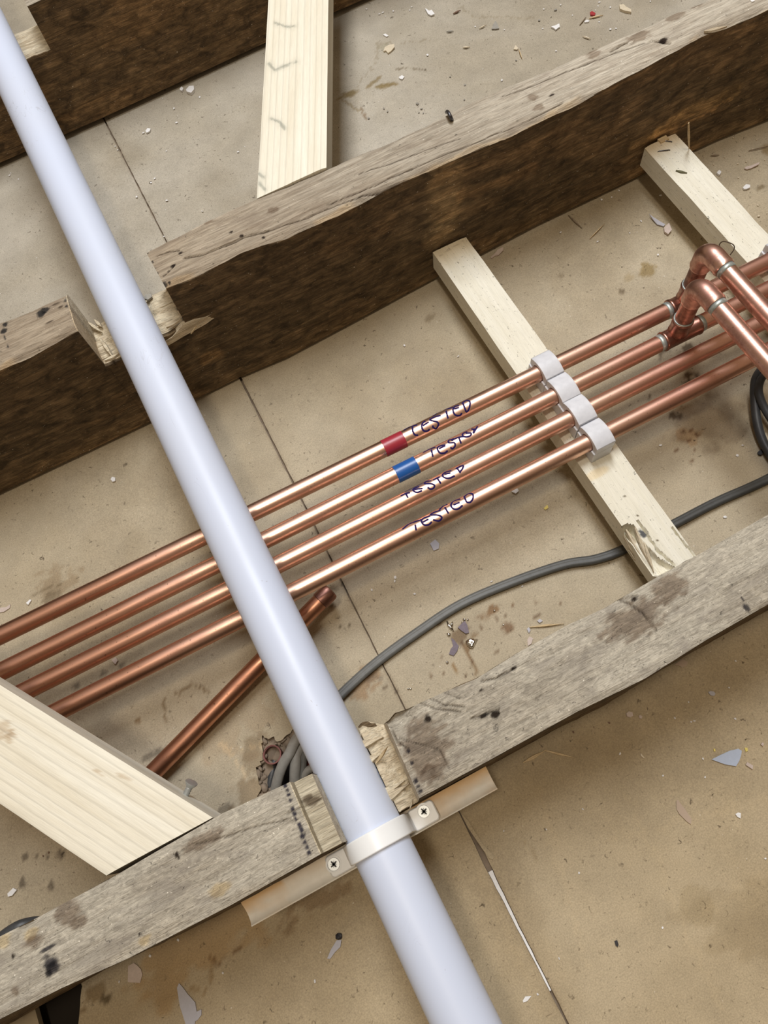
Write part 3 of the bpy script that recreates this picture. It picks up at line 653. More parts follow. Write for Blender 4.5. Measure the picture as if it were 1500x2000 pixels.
def tint3(T, X, Y, Z, Tm, H, K):
    top = (K == 1) & ~((X > e0) & (X < e3)); paint(T, X, Y, top*1., (1.16, 1.16, 1.14))
    for pts, wd in cracks3: paint(T, X, Y, .6*top*(1-sstep(.15, max(wd, .7)*1.1, cr(X, Y, pts, HT))), (.14, .10, .07))
    for px, rx, ry in (((967, 1396), 3.6, 3.4), ((836, 1404), 2.4, 2.4), ((945, 1398), 4, 1.6), ((940, 1348), 3.4, 1.3), ((1003, 1306), 2.6, 1.4), ((25, 1868), 2, 2), ((347, 1672), 1.4, 3), ((273, 1825), 1.1, 1), ((1240, 1170), 2.6, 2)): blob2(T, X, Y, px, rx, ry, (.05, .035, .025), top)
    for px, rx, ry in (((830, 1460), 20, 18), ((840, 1510), 12, 6), ((1240, 1210), 26, 13), ((1310, 1150), 14, 10), ((130, 1779), 9, 7), ((155, 1800), 6, 4), ((30, 1935), 3, 3), ((62, 1840), 6, 4), ((480, 1800), 8, 5), ((400, 1640), 14, 5)): blob2(T, X, Y, px, rx, ry, (.56, .50, .46), top)
    for px, rx, ry in (((60, 1822), 5, 4), ((430, 1740), 8, 4), ((5, 1840), 6, 5), ((280, 1840), 5, 3)): blob2(T, X, Y, px, rx, ry, (1.08, .97, .76), top)
    for px, rx, ry in (((98, 1880), 4.6, 4.6), ((103, 1890), 4.8, 4), ((95, 1900), 3, 2.4), ((88, 1855), 6, 1), ((1458, 1187), 2.2, 3.6), ((1450, 1170), 1, 2)): blob2(T, X, Y, px, rx, ry, (.14, .14, .17), top)
    # dotted marker line beside the cut
    for i, (a, b) in enumerate([(556, 1533), (561, 1543), (564, 1552), (567, 1563), (572, 1580), (575, 1590), (578, 1599), (585, 1612), (588, 1620), (591, 1632), (596, 1645), (600, 1655), (604, 1665), (826, 1520), (811, 1543), (800, 1530)][:13]): blob2(T, X, Y, (a, b), 1.5, 1.7, (.10, .10, .16), top)
    for a, b in [(788, 1468), (795, 1490), (803, 1525), (808, 1535), (812, 1545)]: blob2(T, X, Y, (a+9, b), 1.4, 1.6, (.12, .12, .17), top)
    shelf = (K == 1) & (X > e0) & (X < e1+1)
    for px, rx, ry in (((612, 1565), 6, 3), ((600, 1560), 4, 2), ((640, 1555), 3, 2)): blob2(T, X, Y, px, rx, ry, (.4, .36, .33), shelf, 140)
    m = top*sstep(0, .8, fbm(X, Y, 0*X, 80, 25, 9, 54)); paint(T, X, Y, .55*m, (.78, .75, .72))
    return T
def skew3(X, T, H):
    w1 = np.exp(-((X-e3)/8.)**2); w0 = np.exp(-((X-e0)/6.)**2)
    return w1*(2.5*(T-.5)-3.5*(X < e3)*(1)+1.)+w0*0
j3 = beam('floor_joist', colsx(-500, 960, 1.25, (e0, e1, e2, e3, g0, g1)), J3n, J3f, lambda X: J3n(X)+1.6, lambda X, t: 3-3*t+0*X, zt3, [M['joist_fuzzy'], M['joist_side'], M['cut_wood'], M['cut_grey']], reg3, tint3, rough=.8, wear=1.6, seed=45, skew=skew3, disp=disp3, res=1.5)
tag(j3, 'old timber joist nearest the viewer, knotty, with the white pipe strapped across its notch', 'joist', 'old floor joists')

# loose fibres in the notches
def shard(name, p0, p1, wd, th, m, parent=None, bend=0, **k):
    p0 = np.array(p0, float); p1 = np.array(p1, float); n = 7; V = []; F = []
    t = p1-p0; L = np.linalg.norm(t); t /= L; s = np.cross(t, (0, 0, 1.)); s /= np.linalg.norm(s)+1e-9; u = np.cross(s, t)
    for i in range(n+1):
        f = i/n; c = p0+t*L*f+u*bend*math.sin(PI*f); ww = wd*(1-abs(2*f-.7)**2*.5)*(.25+.75*math.sin(PI*min(max(f, .08), .93)))
        for a, b in ((-1, -1), (1, -1), (.7, 1), (-.6, 1)): V.append(c+s*a*ww*.5+u*b*th*.5)
    for i in range(n):
        for k_ in range(4): F.append((i*4+k_, i*4+(k_+1) % 4, i*4+4+(k_+1) % 4, i*4+4+k_))
    F += [(3, 2, 1, 0), (n*4, n*4+1, n*4+2, n*4+3)]
    return mesh(name, V, F, m, parent, smooth=False, **k)
for a, b, w_, h in (((668, 1470), (748, 1440), 7, 4), ((690, 1500), (742, 1475), 9, 5), ((720, 1580), (800, 1530), 8, 4), ((735, 1555), (790, 1525), 6, 4)):
    shard('splinter', U(*a, 108), U(*b, 112), w_, h, M['cut_wood'], j3)
shard('splinter', U(735, 1490, 112), U(757, 1458, 124), 2.6, 2, M['straw'], j3)
shard('splinter', U(801, 1578, 108), U(806, 1562, 112), 1.6, 1.4, M['cut_wood'], j3)
def UY(px, py, y):
    d = R.T @ np.array([(px-750)/FPX, (py-1000)/FPX, 1.0]); return np.array([0, 0, CAMH])+d*y/d[1]
sp_ = [(314, 668), (335, 655), (357, 632), (380, 622), (400, 617), (415, 610), (430, 601), (442, 597), (440, 605), (418, 618), (400, 630), (378, 644), (360, 653), (330, 670), (312, 680)]
sq = [UY(a, b, 464.) for a, b in sp_]; n_ = len(sq)
V = [(p[0], 466.5, p[2]) for p in sq]+[(p[0], 462.3-.5*math.sin(k*2.1), p[2]) for k, p in enumerate(sq)]
mesh('splinter', V, [tuple(range(n_-1, -1, -1)), tuple(range(n_, 2*n_))]+[(k, (k+1) % n_, n_+(k+1) % n_, n_+k) for k in range(n_)], M['cut_wood'], j2, smooth=False)
for a, b, w_ in (((300, 606), (345, 586), 3), ((325, 640), (352, 626), 3)):
    shard('splinter', U(*a, 104), U(*b, 104), w_, 2, M['cut_wood'], j2)
for a, b in (((172, 630), (200, 650)), ((195, 660), (222, 700)), ((205, 705), (235, 690)), ((185, 625), (200, 640))):
    shard('splinter', U(*a, 107), U(*b, 105), 4, 2.5, M['cut_wood'], j2)
shard('splinter', U(373, 652, 95), U(384, 636, 104), 1.3, 1, M['straw'], j2)
shard('splinter', U(1345, 240, 92), U(1346, 291, 50), 2.2, 1.5, M['straw'], j2)
shard('splinter', U(1375, 62, 149), U(1420, 52, 150), 5, 1.6, M['cut_wood'], j2)

# --- pine braces (60 x 30)
def plank(name, c0_, c1_, wd, ztop, th, m, endcuts, seed, lab, cat, group, tintf=None, res=2.2, wear=.6, disp=None, rough=.15, extend=(0, 0), region=None):
    """c0_->c1_: centre line in world xy; endcuts: x offset per unit y at each end (skewed ends)"""
    c0_ = np.array(c0_, float); c1_ = np.array(c1_, float); d = c1_-c0_; L = np.hypot(*d); ang = math.atan2(d[1], d[0])
    k0, k1 = endcuts
    xs = np.linspace(0, L, int(L/res))
    sk = lambda X, T, H: (T-.5)*wd*(k0*(1-X/L)+k1*(X/L))
    o = beam(name, xs, lambda X: -wd/2+0*X, lambda X: wd/2+0*X, lambda X: -wd/2+0*X, lambda X, t: -th+0*X, lambda X, t: 0*X, m if isinstance(m, list) else [m], region or (lambda x, k, h: np.zeros(len(x), int)), tintf, rough=rough, wear=wear, side_rough=.1, seed=seed, res=res, loc=(c0_[0], c0_[1], ztop), rot=ang, skew=sk, disp=disp)
    return tag(o, lab, cat, group)
# upper brace: from middle joist far face up to the far joist
def tintBT(T, X, Y, Z, Tm, H, K):
    top = K == 1
    for pts in ([(538, 45), (550, 50), (562, 52), (575, 52)], [(525, 125), (537, 137), (560, 128), (578, 120)], [(530, 232), (545, 238), (555, 250)], [(505, 340), (515, 347)], [(508, 358), (518, 370)]):
        q = []
        for a, b in pts:
            p = U(a, b, 149); v = p[:2]-np.array(BT0); c, s = math.cos(-BTang), math.sin(-BTang); q.append((v[0]*c-v[1]*s, v[0]*s+v[1]*c))
        d = segdist(X+1.2*fbm(X, Y, 0*X, 4, 4, 9, 3), Y, q); paint(T, X, Y, top*.75*(1-sstep(.3, 2.4, d)), (.42, .45, .45)); paint(T, X, Y, top*.4*(1-sstep(1, 8, d)), (.8, .83, .83))
    return T
BT0 = (119.5, 513.0); BTe = (302., 888.); BTang = math.atan2(BTe[1]-BT0[1], BTe[0]-BT0[0])
BTang_d = math.degrees(BTang)
kk = -math.cos(BTang)/math.sin(BTang)*-1
bt = plank('timber_brace', BT0, BTe, 61, 149.2, 31, M['pine'], (-math.cos(BTang)/math.sin(BTang),)*2, 11, 'pale new pine brace between the far joist and the middle joist', 'brace', 'new pine braces', tintBT)
# lower left brace
a0 = np.array([-174.5, 66.5]); dirv = np.array([-101., 145.5]); dirv /= np.linalg.norm(dirv); a1 = a0+dirv*480
a1 = a0+dirv*((459-a0[1])/dirv[1])
angL = math.atan2(dirv[1], dirv[0])
def tintBL(T, X, Y, Z, Tm, H, K):
    for px, rx, ry in (((5, 1425), 7, 7), ((18, 1440), 5, 4), ((190, 1508), 4, 1.2), ((240, 1515), 5, 1.5)):
        p = U(*px, 147); v = p[:2]-a0; c, s = math.cos(-angL), math.sin(-angL); x = v[0]*c-v[1]*s; y = v[0]*s+v[1]*c
        r = np.hypot((X-x)/rx, (Y-y)/ry)+.5*fbm(X, Y, 0*X, 3, 3, 9, 3); paint(T, X, Y, (K == 1)*.6*(1-sstep(.5, 1.1, r)), (.62, .5, .38))
    return T
bl = plank('timber_brace', a0, a1, 59.5, 147.5, 30, M['pine'], (-math.cos(angL)/math.sin(angL),)*2, 12, 'pale new pine brace at the lower left lying over the copper pipes', 'brace', 'new pine braces', tintBL)
# --- battens (36 x 26) along Y
def local_of(o, p):
    L = np.array(o['_l']); r = o['_r']; v = np.array(p, float)-L; c, s = math.cos(-r), math.sin(-r)
    return np.array([v[0]*c-v[1]*s, v[0]*s+v[1]*c, v[2]])
BAc0 = (243.5, 67.8); BAc1 = (246.4, 460.5); BAz = 47.0
def toA(px, z=47.):
    p = U(*px, z); d = np.array(BAc1)-np.array(BAc0); an = math.atan2(d[1], d[0]); v = p[:2]-np.array(BAc0); c, s = math.cos(-an), math.sin(-an)
    return (v[0]*c-v[1]*s, v[0]*s+v[1]*c)
crackA = [toA(p) for p in [(1313, 1030), (1330, 1052), (1358, 1086)]]
gouge = [toA(p) for p in [(1209, 1032), (1222, 1024), (1238, 1026), (1250, 1048), (1262, 1065), (1290, 1092), (1322, 1112), (1278, 1125), (1255, 1095), (1225, 1052)]]
crackB = [toA(p) for p in [(1246, 1018), (1262, 1040), (1285, 1075), (1318, 1105)]]
def dispA(X, Y, Z, T, H, K):
    Xw = X+.8*fbm(X, Y, 0*X, 5, 3, 9, 21); Yw = Y+.5*fbm(X, Y, 0*X, 5, 3, 9, 22)
    for c, wd in ((crackA, .6), (crackB, .8)): Z = np.where(K == 1, Z-6*(1-sstep(.1, wd*1.4, segdist(Xw, Yw, c))), Z)
    def soft(px_, py__):
        d = segdist(px_, py__, gouge+[gouge[0]]); return np.where(inpoly(px_, py__, gouge), sstep(0, 1.1, d), 0)
    g = soft(Xw, Yw); g2 = soft(Xw, np.minimum(Yw, 16.5)); g = np.maximum(g, g2*(X < 57)*(Y > 14))
    dep = 6.5+2.0*fbm(X, Y, 0*X, 26, 2.6, 9, 23)+7*sstep(44, 58, X)*sstep(2, 9, Y)
    Z = np.where(K == 1, Z-dep*g, Z)
    Z = np.where((K == 2) & (H > .6), Z-8*(H-.6)*2.2*g2*(X < 57), Z)
    return Y, Z
def tintA(T, X, Y, Z, Tm, H, K):
    top = K == 1
    for px, r0 in (((1220, 969), 1.4), ((1245, 1007), 1.3), ((1284, 1056), 1.4), ((894, 512), 1.1)):
        q = toA(px); paint(T, X, Y, top*(1-sstep(.5, r0, np.hypot(X-q[0], Y-q[1]))), (.15, .11, .07))
    q = toA((1256, 1043)); paint(T, X, Y, top*(1-sstep(.5, 1.1, np.hypot((X-q[0])/5, (Y-q[1])/3.2)+.3*fbm(X, Y, 0*X, 2, 2, 9, 4))), (.12, .13, .16))
    q = [toA(p) for p in [(858, 500), (905, 470)]]; paint(T, X, Y, top*.5*(1-sstep(.2, .8, segdist(X, Y, q))), (.5, .45, .4))
    q = toA((1165, 925)); paint(T, X, Y, top*.5*(1-sstep(.6, 1.1, np.hypot((X-q[0])/5, (Y-q[1])/14))), (1, .80, .5))
    paint(T, X, Y, top*.6*sstep(L_A-30, L_A-6, X), (.92, .80, .62))
    return T
L_A = 392
dA = np.array(BAc1)-np.array(BAc0)
ba = plank('support_batten', BAc0, BAc1, 37.5, BAz, 23, [M['batten'], M['cut_wood']], (0, 0), 13, 'pale square batten carrying the row of white pipe clips, its near end split', 'batten', 'pale battens under the pipes', tintA, res=1.5, disp=dispA, wear=.8)
for (p, q, w_, th, z0, z1) in (((1222, 1035), (1278, 1118), 6, 3, 42, 38), ((1240, 1030), (1276, 1116), 4.5, 2, 47.5, 41), ((1258, 1060), (1277, 1118), 4, 2, 46, 42), ((1218, 1046), (1246, 1096), 3, 2, 38, 30), ((1228, 1075), (1243, 1098), 1.2, 1, 36, 26)):
    shard('splinter', U(*p, z0), U(*q, z1), w_, th, M['cut_wood'], ba)
BB0 = (485.5, 67.5); BB1 = (492.5, 462.)
def tintB(T, X, Y, Z, Tm, H, K):
    paint(T, X, Y, (K == 1)*.6*sstep(368, 392, X), (.86, .70, .50)); return T
bb = plank('support_batten', BB0, BB1, 36, 49.5, 23, M['batten'], (0, 0), 14, 'pale square batten at the right, staples in its end, behind the raised elbows', 'batten', 'pale battens under the pipes', tintB, res=2.0, wear=.9)
def staple(a, b, z, parent=None):
    p = U(*a, z); q = U(*b, z); up = np.array([0, 0, 2.2])
    pts = [p-up, p+up*.3, p*.92+q*.08+up*.45, q*.92+p*.08+up*.45, q+up*.3, q-up]
    return pts
o = tube('staple', staple((1285, 297), (1308, 294), 49.5), .45, M['iron'], seg=8); tag(o, 'thin rusty staple in the right batten, the one lying clear of the joist', 'staple', 'staples in the right batten')
o = tube('staple', staple((1292, 276), (1312, 278), 49.5), .45, M['iron'], seg=8); tag(o, 'thin staple in the right batten hard against the middle joist', 'staple', 'staples in the right batten')
o = mesh('wood_shaving', *join(boxVF(*(lambda c: (c[0]-6, c[0]+4, c[1]-3, c[1]+3))(U(1297, 272, 50)), 49.2, 51)), M['straw'], smooth=False); tag(o, 'small tan shaving on the end of the right batten', 'shaving')
loop = smoothpath([U(a, b, z) for a, b, z in ((1407, 484, 52), (1405, 478, 56), (1411, 472, 60), (1421, 473, 62), (1432, 478, 60), (1434, 486, 56), (1426, 498, 51))], 6)
tag(tube('wire_loop', loop, .5, M['wire'], seg=8), 'thin dark wire loop rising from the right batten behind the copper elbow', 'wire')
o = shard('olive_chip', U(1320, 333, 50.3), U(1342, 338, 50.3), 3.4, 1.2, M['p_green']); tag(o, 'small olive green chip lying on the right batten', 'chip')

# trim strip under the strap: hollow-faced moulding fixed along the joist
xsS = np.linspace(-160, 30.5, 60); prof = [(17.2, 60), (17.2, 80), (15.6, 79.2), (13, 76.8), (10, 75), (7, 74.2), (4, 74.4), (2.3, 75.4), (1.2, 76.6), (.4, 76.2), (.4, 60)]
V = []; F = []; npf = len(prof); T_ = []
for i, x in enumerate(xsS):
    for (y, z) in prof:
        e = 0
        V.append((x+e, y, z)); s = max(0, min(1, (y-5)/11)); nzv = float(fbm(x, y, 0, 18, 6, 9, 3)); k = max(0, min(1, s+.35*nzv)); edge = 1.0 if (x < -130 or x > -30) else .35
        k *= edge; T_.append((1-.10*k, 1-.36*k, 1-.62*k))
for i in range(len(xsS)-1):
    for j in range(npf): F.append((i*npf+j, i*npf+(j+1) % npf, (i+1)*npf+(j+1) % npf, (i+1)*npf+j))
F += [tuple(range(npf-1, -1, -1)), tuple((len(xsS)-1)*npf+j for j in range(npf))]
o = mesh('trim_strip', V, F, M['strip'], tint=T_, sharp=math.radians(50))
tag(o, 'cream moulding strip, rust stained, fixed along the near joist under the pipe strap', 'trim strip')

# ------------------------------------------------------------------ white waste pipe with its strap
ax = np.array([-0.0097929, 0.9993225, 0.0354774]); PW = np.array([-56.0, 18.2, 107.8]); RW = 19.6
path = [PW+ax*t for t in np.linspace(-420, 1150, 60)]
o = tube('waste_pipe', path, RW, M['waste'], seg=64); tag(o, 'thick white plastic waste pipe running diagonally over all three joists', 'waste pipe')
for pts in ([(571, 1382), (580, 1400), (585, 1412)], [(596, 1420), (606, 1438), (618, 1458)], [(262, 668), (268, 676), (275, 668)], [(230, 662), (245, 668)], [(1, 1), (1, 1)]):
    pass
# strap
sy0, sy1 = 2.2, 14.2
strap = empty('pipe_strap', (PW[0], 8, 76), 'white plastic saddle strap screwed over the white waste pipe at the near joist', 'pipe strap')
cx, cz = PW[0], PW[2]-.4
ro, ri = RW+3.0, RW+.15
outer = []; inner = []
fz = 81.2; ft = 77.2
prof_o = [(-40.5, fz), (-ro-2.2, fz), (-ro-.4, fz+1.6), (-ro, fz+5)]
for a in np.linspace(180, 0, 33): 
    q = (ro*math.cos(math.radians(a)), cz+ro*math.sin(math.radians(a))); outer.append(q)
prof_o += [q for q in outer if True]+[(ro, fz+5), (ro+.4, fz+1.6), (ro+2.2, fz), (40.5, fz)]
prof_i = [(-40.5, ft), (-ri-.3, ft), (-ri, fz-1), (-ri, fz+2)]+[(ri*math.cos(math.radians(a)), cz+ri*math.sin(math.radians(a))) for a in np.linspace(180, 0, 33)]+[(ri, fz+2), (ri, fz-1), (ri+.3, ft), (40.5, ft)]
# resample to same count
def strapmesh(i0, i1, nm, y0, y1):
    V = []; F = []; n = i1-i0
    for y in (y0, y1):
        for k in range(i0, i1): V.append((cx+prof_o[k][0], y, prof_o[k][1]))
        for k in range(i0, i1): V.append((cx+prof_i[k][0], y, prof_i[k][1]))
    for k in range(n-1):
        F += [(k, k+1, 2*n+k+1, 2*n+k), (n+k+1, n+k, 3*n+k, 3*n+k+1), (k+1, k, n+k, n+k+1), (2*n+k, 2*n+k+1, 3*n+k+1, 3*n+k)]
    F += [(0, 2*n, 3*n, n), (n-1, 2*n-1, 4*n-1, 3*n-1)]
    o = mesh(nm, V, F, M['strap'], strap, sharp=math.radians(35)); bevel(o, .8, 3); return o
N_ = len(prof_o)
strapmesh(0, N_, 'band', 2.6, 15.4)
def footVF(x0, x1, y0, y1, z0, z1, r=3.2, side=1):
    pts = []
    cs = [(x1-r, y1-r, 0), (x0+r, y1-r, 90), (x0+r, y0+r, 180), (x1-r, y0+r, 270)]
    for (a, b, st) in cs:
        for k in range(7): t = math.radians(st+90*k/6); pts.append((a+r*math.cos(t), b+r*math.sin(t)))
    return prism(pts, z0, z1)
def screw(c, tilt, parent, name='screw', rh=4.1):
    V1, F1 = tubeVF([(c[0], c[1], c[2]-2.4), (c[0], c[1], c[2]-.2), (c[0], c[1], c[2])], [rh*.55, rh, rh*.97], 28)
    s = mesh(name, V1, F1, M['zinc'], parent, sharp=math.radians(40))
    V2 = []; F2 = []
    for a in (tilt, tilt+90):
        t = math.radians(a); d = np.array([math.cos(t), math.sin(t), 0]); e = np.array([-d[1], d[0], 0]); b = len(V2)
        L, w_ = rh*.62, rh*.10; cc = np.array([c[0], c[1], c[2]+.04])
        V2 += [cc-d*L-e*w_, cc-d*L*.3-e*w_*1.7, cc+d*L*.3-e*w_*1.7, cc+d*L-e*w_, cc+d*L+e*w_, cc+d*L*.3+e*w_*1.7, cc-d*L*.3+e*w_*1.7, cc-d*L+e*w_]
        F2.append(tuple(range(b, b+8)))
    for a in (tilt+45, tilt+135):
        t = math.radians(a); d = np.array([math.cos(t), math.sin(t), 0]); e = np.array([-d[1], d[0], 0]); b = len(V2); L, w_ = rh*.55, rh*.035; cc = np.array([c[0], c[1], c[2]+.03])
        V2 += [cc-d*L-e*w_, cc+d*L-e*w_, cc+d*L+e*w_, cc-d*L+e*w_]; F2.append((b, b+1, b+2, b+3))
    mesh('cross_recess', V2, F2, M['recess'], s, smooth=False)
    return s
for side, xa, xb, sp in ((-1, -97.2, -78.3, (652, 1688)), (1, -33.5, -13.6, (828, 1585))):
    V, F = footVF(xa, xb, 1.6, 16.2, fz-3.0, fz+.6, 3.0)
    fo = mesh('foot', V, F, M['strap'], strap, sharp=math.radians(35)); bevel(fo, .9, 3)
    c = U(*sp, fz+.9); V, F = ringtube((c[0], c[1], fz+.2), (c[0], c[1], fz+1.0), 5.6, 4.5); mesh('screw_boss', V, F, M['strap'], strap, sharp=math.radians(35))
    screw((c[0], c[1], fz+1.3), 20, strap)

# ------------------------------------------------------------------ copper runs
RP = 7.5; ZP = 62.
runs = [  # y at x=-240 and x=310, finish, right finish
    (288.4, 280.6, 'copper'), (259.2, 254.6, 'copper'), (234.4, 229.2, 'copper'), (206.8, 202.4, 'copper')]
def py_(i, x): a, b, _ = runs[i]; return a+(b-a)*(x+240)/550.
def ray_cyl(px, i, r):
    """point where the sight line through a pixel meets pipe i"""
    d = R.T@np.array([(px[0]-750)/FPX, (px[1]-1000)/FPX, 1.0]); C = np.array([0, 0, CAMH])
    a, b, _ = runs[i]; u = np.array([550., b-a, 0]); u /= np.linalg.norm(u); A = np.array([-240, a, ZP])
    dp = d-u*(d@u); cp = (C-A)-u*((C-A)@u); qa = dp@dp; qb = 2*dp@cp; qc = cp@cp-r*r; D = qb*qb-4*qa*qc
    t = (-qb-math.sqrt(max(D, 0)))/(2*qa); P = C+d*t; n = (P-A)-u*((P-A)@u); return P, n/np.linalg.norm(n)
def rib(strokes, i, sc_, ox, oy, wd=1.55):
    V = []; F = []
    for st in strokes:
        q = smoothpath([(a, b, 0) for a, b in st], 6) if len(st) > 2 else [np.array((st[0][0]*(1-k/12)+st[1][0]*k/12, st[0][1]*(1-k/12)+st[1][1]*k/12, 0)) for k in range(13)]
        PN = [ray_cyl((ox+p[0]/sc_, oy+p[1]/sc_), i, RP+.2) for p in q]; b0 = len(V); n = len(PN)
        for k, (P, N) in enumerate(PN):
            t = PN[min(k+1, n-1)][0]-PN[max(k-1, 0)][0]; t /= np.linalg.norm(t)+1e-9; s = np.cross(N, t); ww = wd*(.75 if k in (0, n-1) else 1)*.5
            # keep ribbon on the cylinder: drop sides slightly
            dz = (ww*abs(np.cross(s, (1, 0, 0))@np.array([1, 1, 1])) if False else 0)
            V += [P-s*ww-N*.10, P-s*ww*.5, P+s*ww*.5, P+s*ww-N*.10]
        for k in range(n-1):
            for e in range(3): F.append((b0+4*k+e, b0+4*k+e+1, b0+4*k+5+e, b0+4*k+4+e))
    return V, F
txt = {
 0: [[(425, 562), (500, 520), (595, 498)], [(535, 520), (540, 575), (565, 620), (605, 626)],
     [(692, 450), (660, 475), (648, 520), (672, 570), (720, 574), (745, 550)], [(660, 508), (735, 462)],
     [(880, 384), (810, 400), (748, 438), (835, 462), (852, 498), (825, 545), (788, 530), (784, 505)],
     [(780, 390), (900, 318), (1030, 285)], [(945, 325), (970, 422)],
     [(1105, 262), (1050, 275), (1030, 320), (1055, 375), (1110, 386), (1140, 355)], [(1045, 305), (1105, 285)],
     [(1150, 232), (1172, 290), (1192, 342)], [(1135, 238), (1190, 200), (1235, 214), (1234, 270), (1215, 325), (1192, 345)]],
 1: [[(662, 835), (740, 795), (815, 768)], [(765, 800), (785, 890)],
     [(940, 742), (860, 760), (840, 790), (870, 840), (930, 842), (965, 812)], [(858, 790), (936, 752)],
     [(1042, 665), (975, 688), (985, 718), (1045, 716), (1055, 755), (1025, 790), (998, 772)],
     [(1010, 690), (1080, 655), (1160, 640)], [(1100, 650), (1130, 728)],
     [(1205, 580), (1152, 602), (1150, 632), (1190, 645), (1240, 630), (1248, 598), (1185, 602)],
     [(1252, 545), (1285, 560), (1275, 602)], [(1330, 512), (1280, 600)], [(1262, 552), (1320, 548)]],
 2: [[(390, 1366), (440, 1340), (505, 1325)], [(455, 1340), (480, 1388)],
     [(615, 1250), (555, 1272), (545, 1300), (590, 1322), (652, 1300)], [(556, 1286), (662, 1274)],
     [(765, 1178), (700, 1190), (685, 1215), (760, 1216), (803, 1236), (792, 1270), (755, 1282), (718, 1260)],
     [(785, 1170), (868, 1132)], [(838, 1150), (882, 1216)],
     [(1010, 1058), (945, 1072), (905, 1100), (915, 1136), (980, 1150), (1052, 1120)], [(925, 1100), (1000, 1086)],
     [(1075, 1020), (1122, 1086)], [(1062, 1034), (1118, 1004), (1156, 998), (1142, 1038), (1110, 1075)]],
 3: [[(412, 1772), (480, 1715), (560, 1680), (640, 1655)], [(568, 1715), (580, 1788)],
     [(750, 1610), (665, 1640), (645, 1680), (680, 1720), (735, 1716), (770, 1680)], [(655, 1688), (732, 1648)],
     [(878, 1540), (805, 1562), (755, 1595), (850, 1600), (893, 1630), (860, 1670), (785, 1658)],
     [(862, 1532), (910, 1487), (962, 1468)], [(928, 1500), (976, 1582)],
     [(1120, 1400), (1035, 1430), (1005, 1475), (1030, 1520), (1090, 1526), (1148, 1480)], [(1035, 1476), (1112, 1444)],
     [(1165, 1372), (1195, 1440)], [(1158, 1378), (1220, 1336), (1270, 1346), (1272, 1398), (1240, 1442), (1192, 1442)]]}
labs = ['copper pipe farthest from the viewer, wrapped with red tape, marked TESTED', 'copper pipe wrapped with blue tape, second of the parallel run', 'copper pipe without tape beside the blue taped one, marked TESTEP', 'copper pipe nearest the viewer in the parallel run, marked TESTED, no tape']
def fitting(name, p0, p1, r, m, parent, lip=.5):
    p0 = np.array(p0, float); p1 = np.array(p1, float); d = (p1-p0); L = np.linalg.norm(d); d /= L
    V, F = tubeVF([p0, p0+d*.6, p0+d*2.2, p0+d*3, p1-d*3, p1-d*2.2, p1-d*.6, p1], [r-.2, r+lip, r+lip, r, r, r+lip, r+lip, r-.2], 32)
    return mesh(name, V, F, m, parent, sharp=math.radians(50))
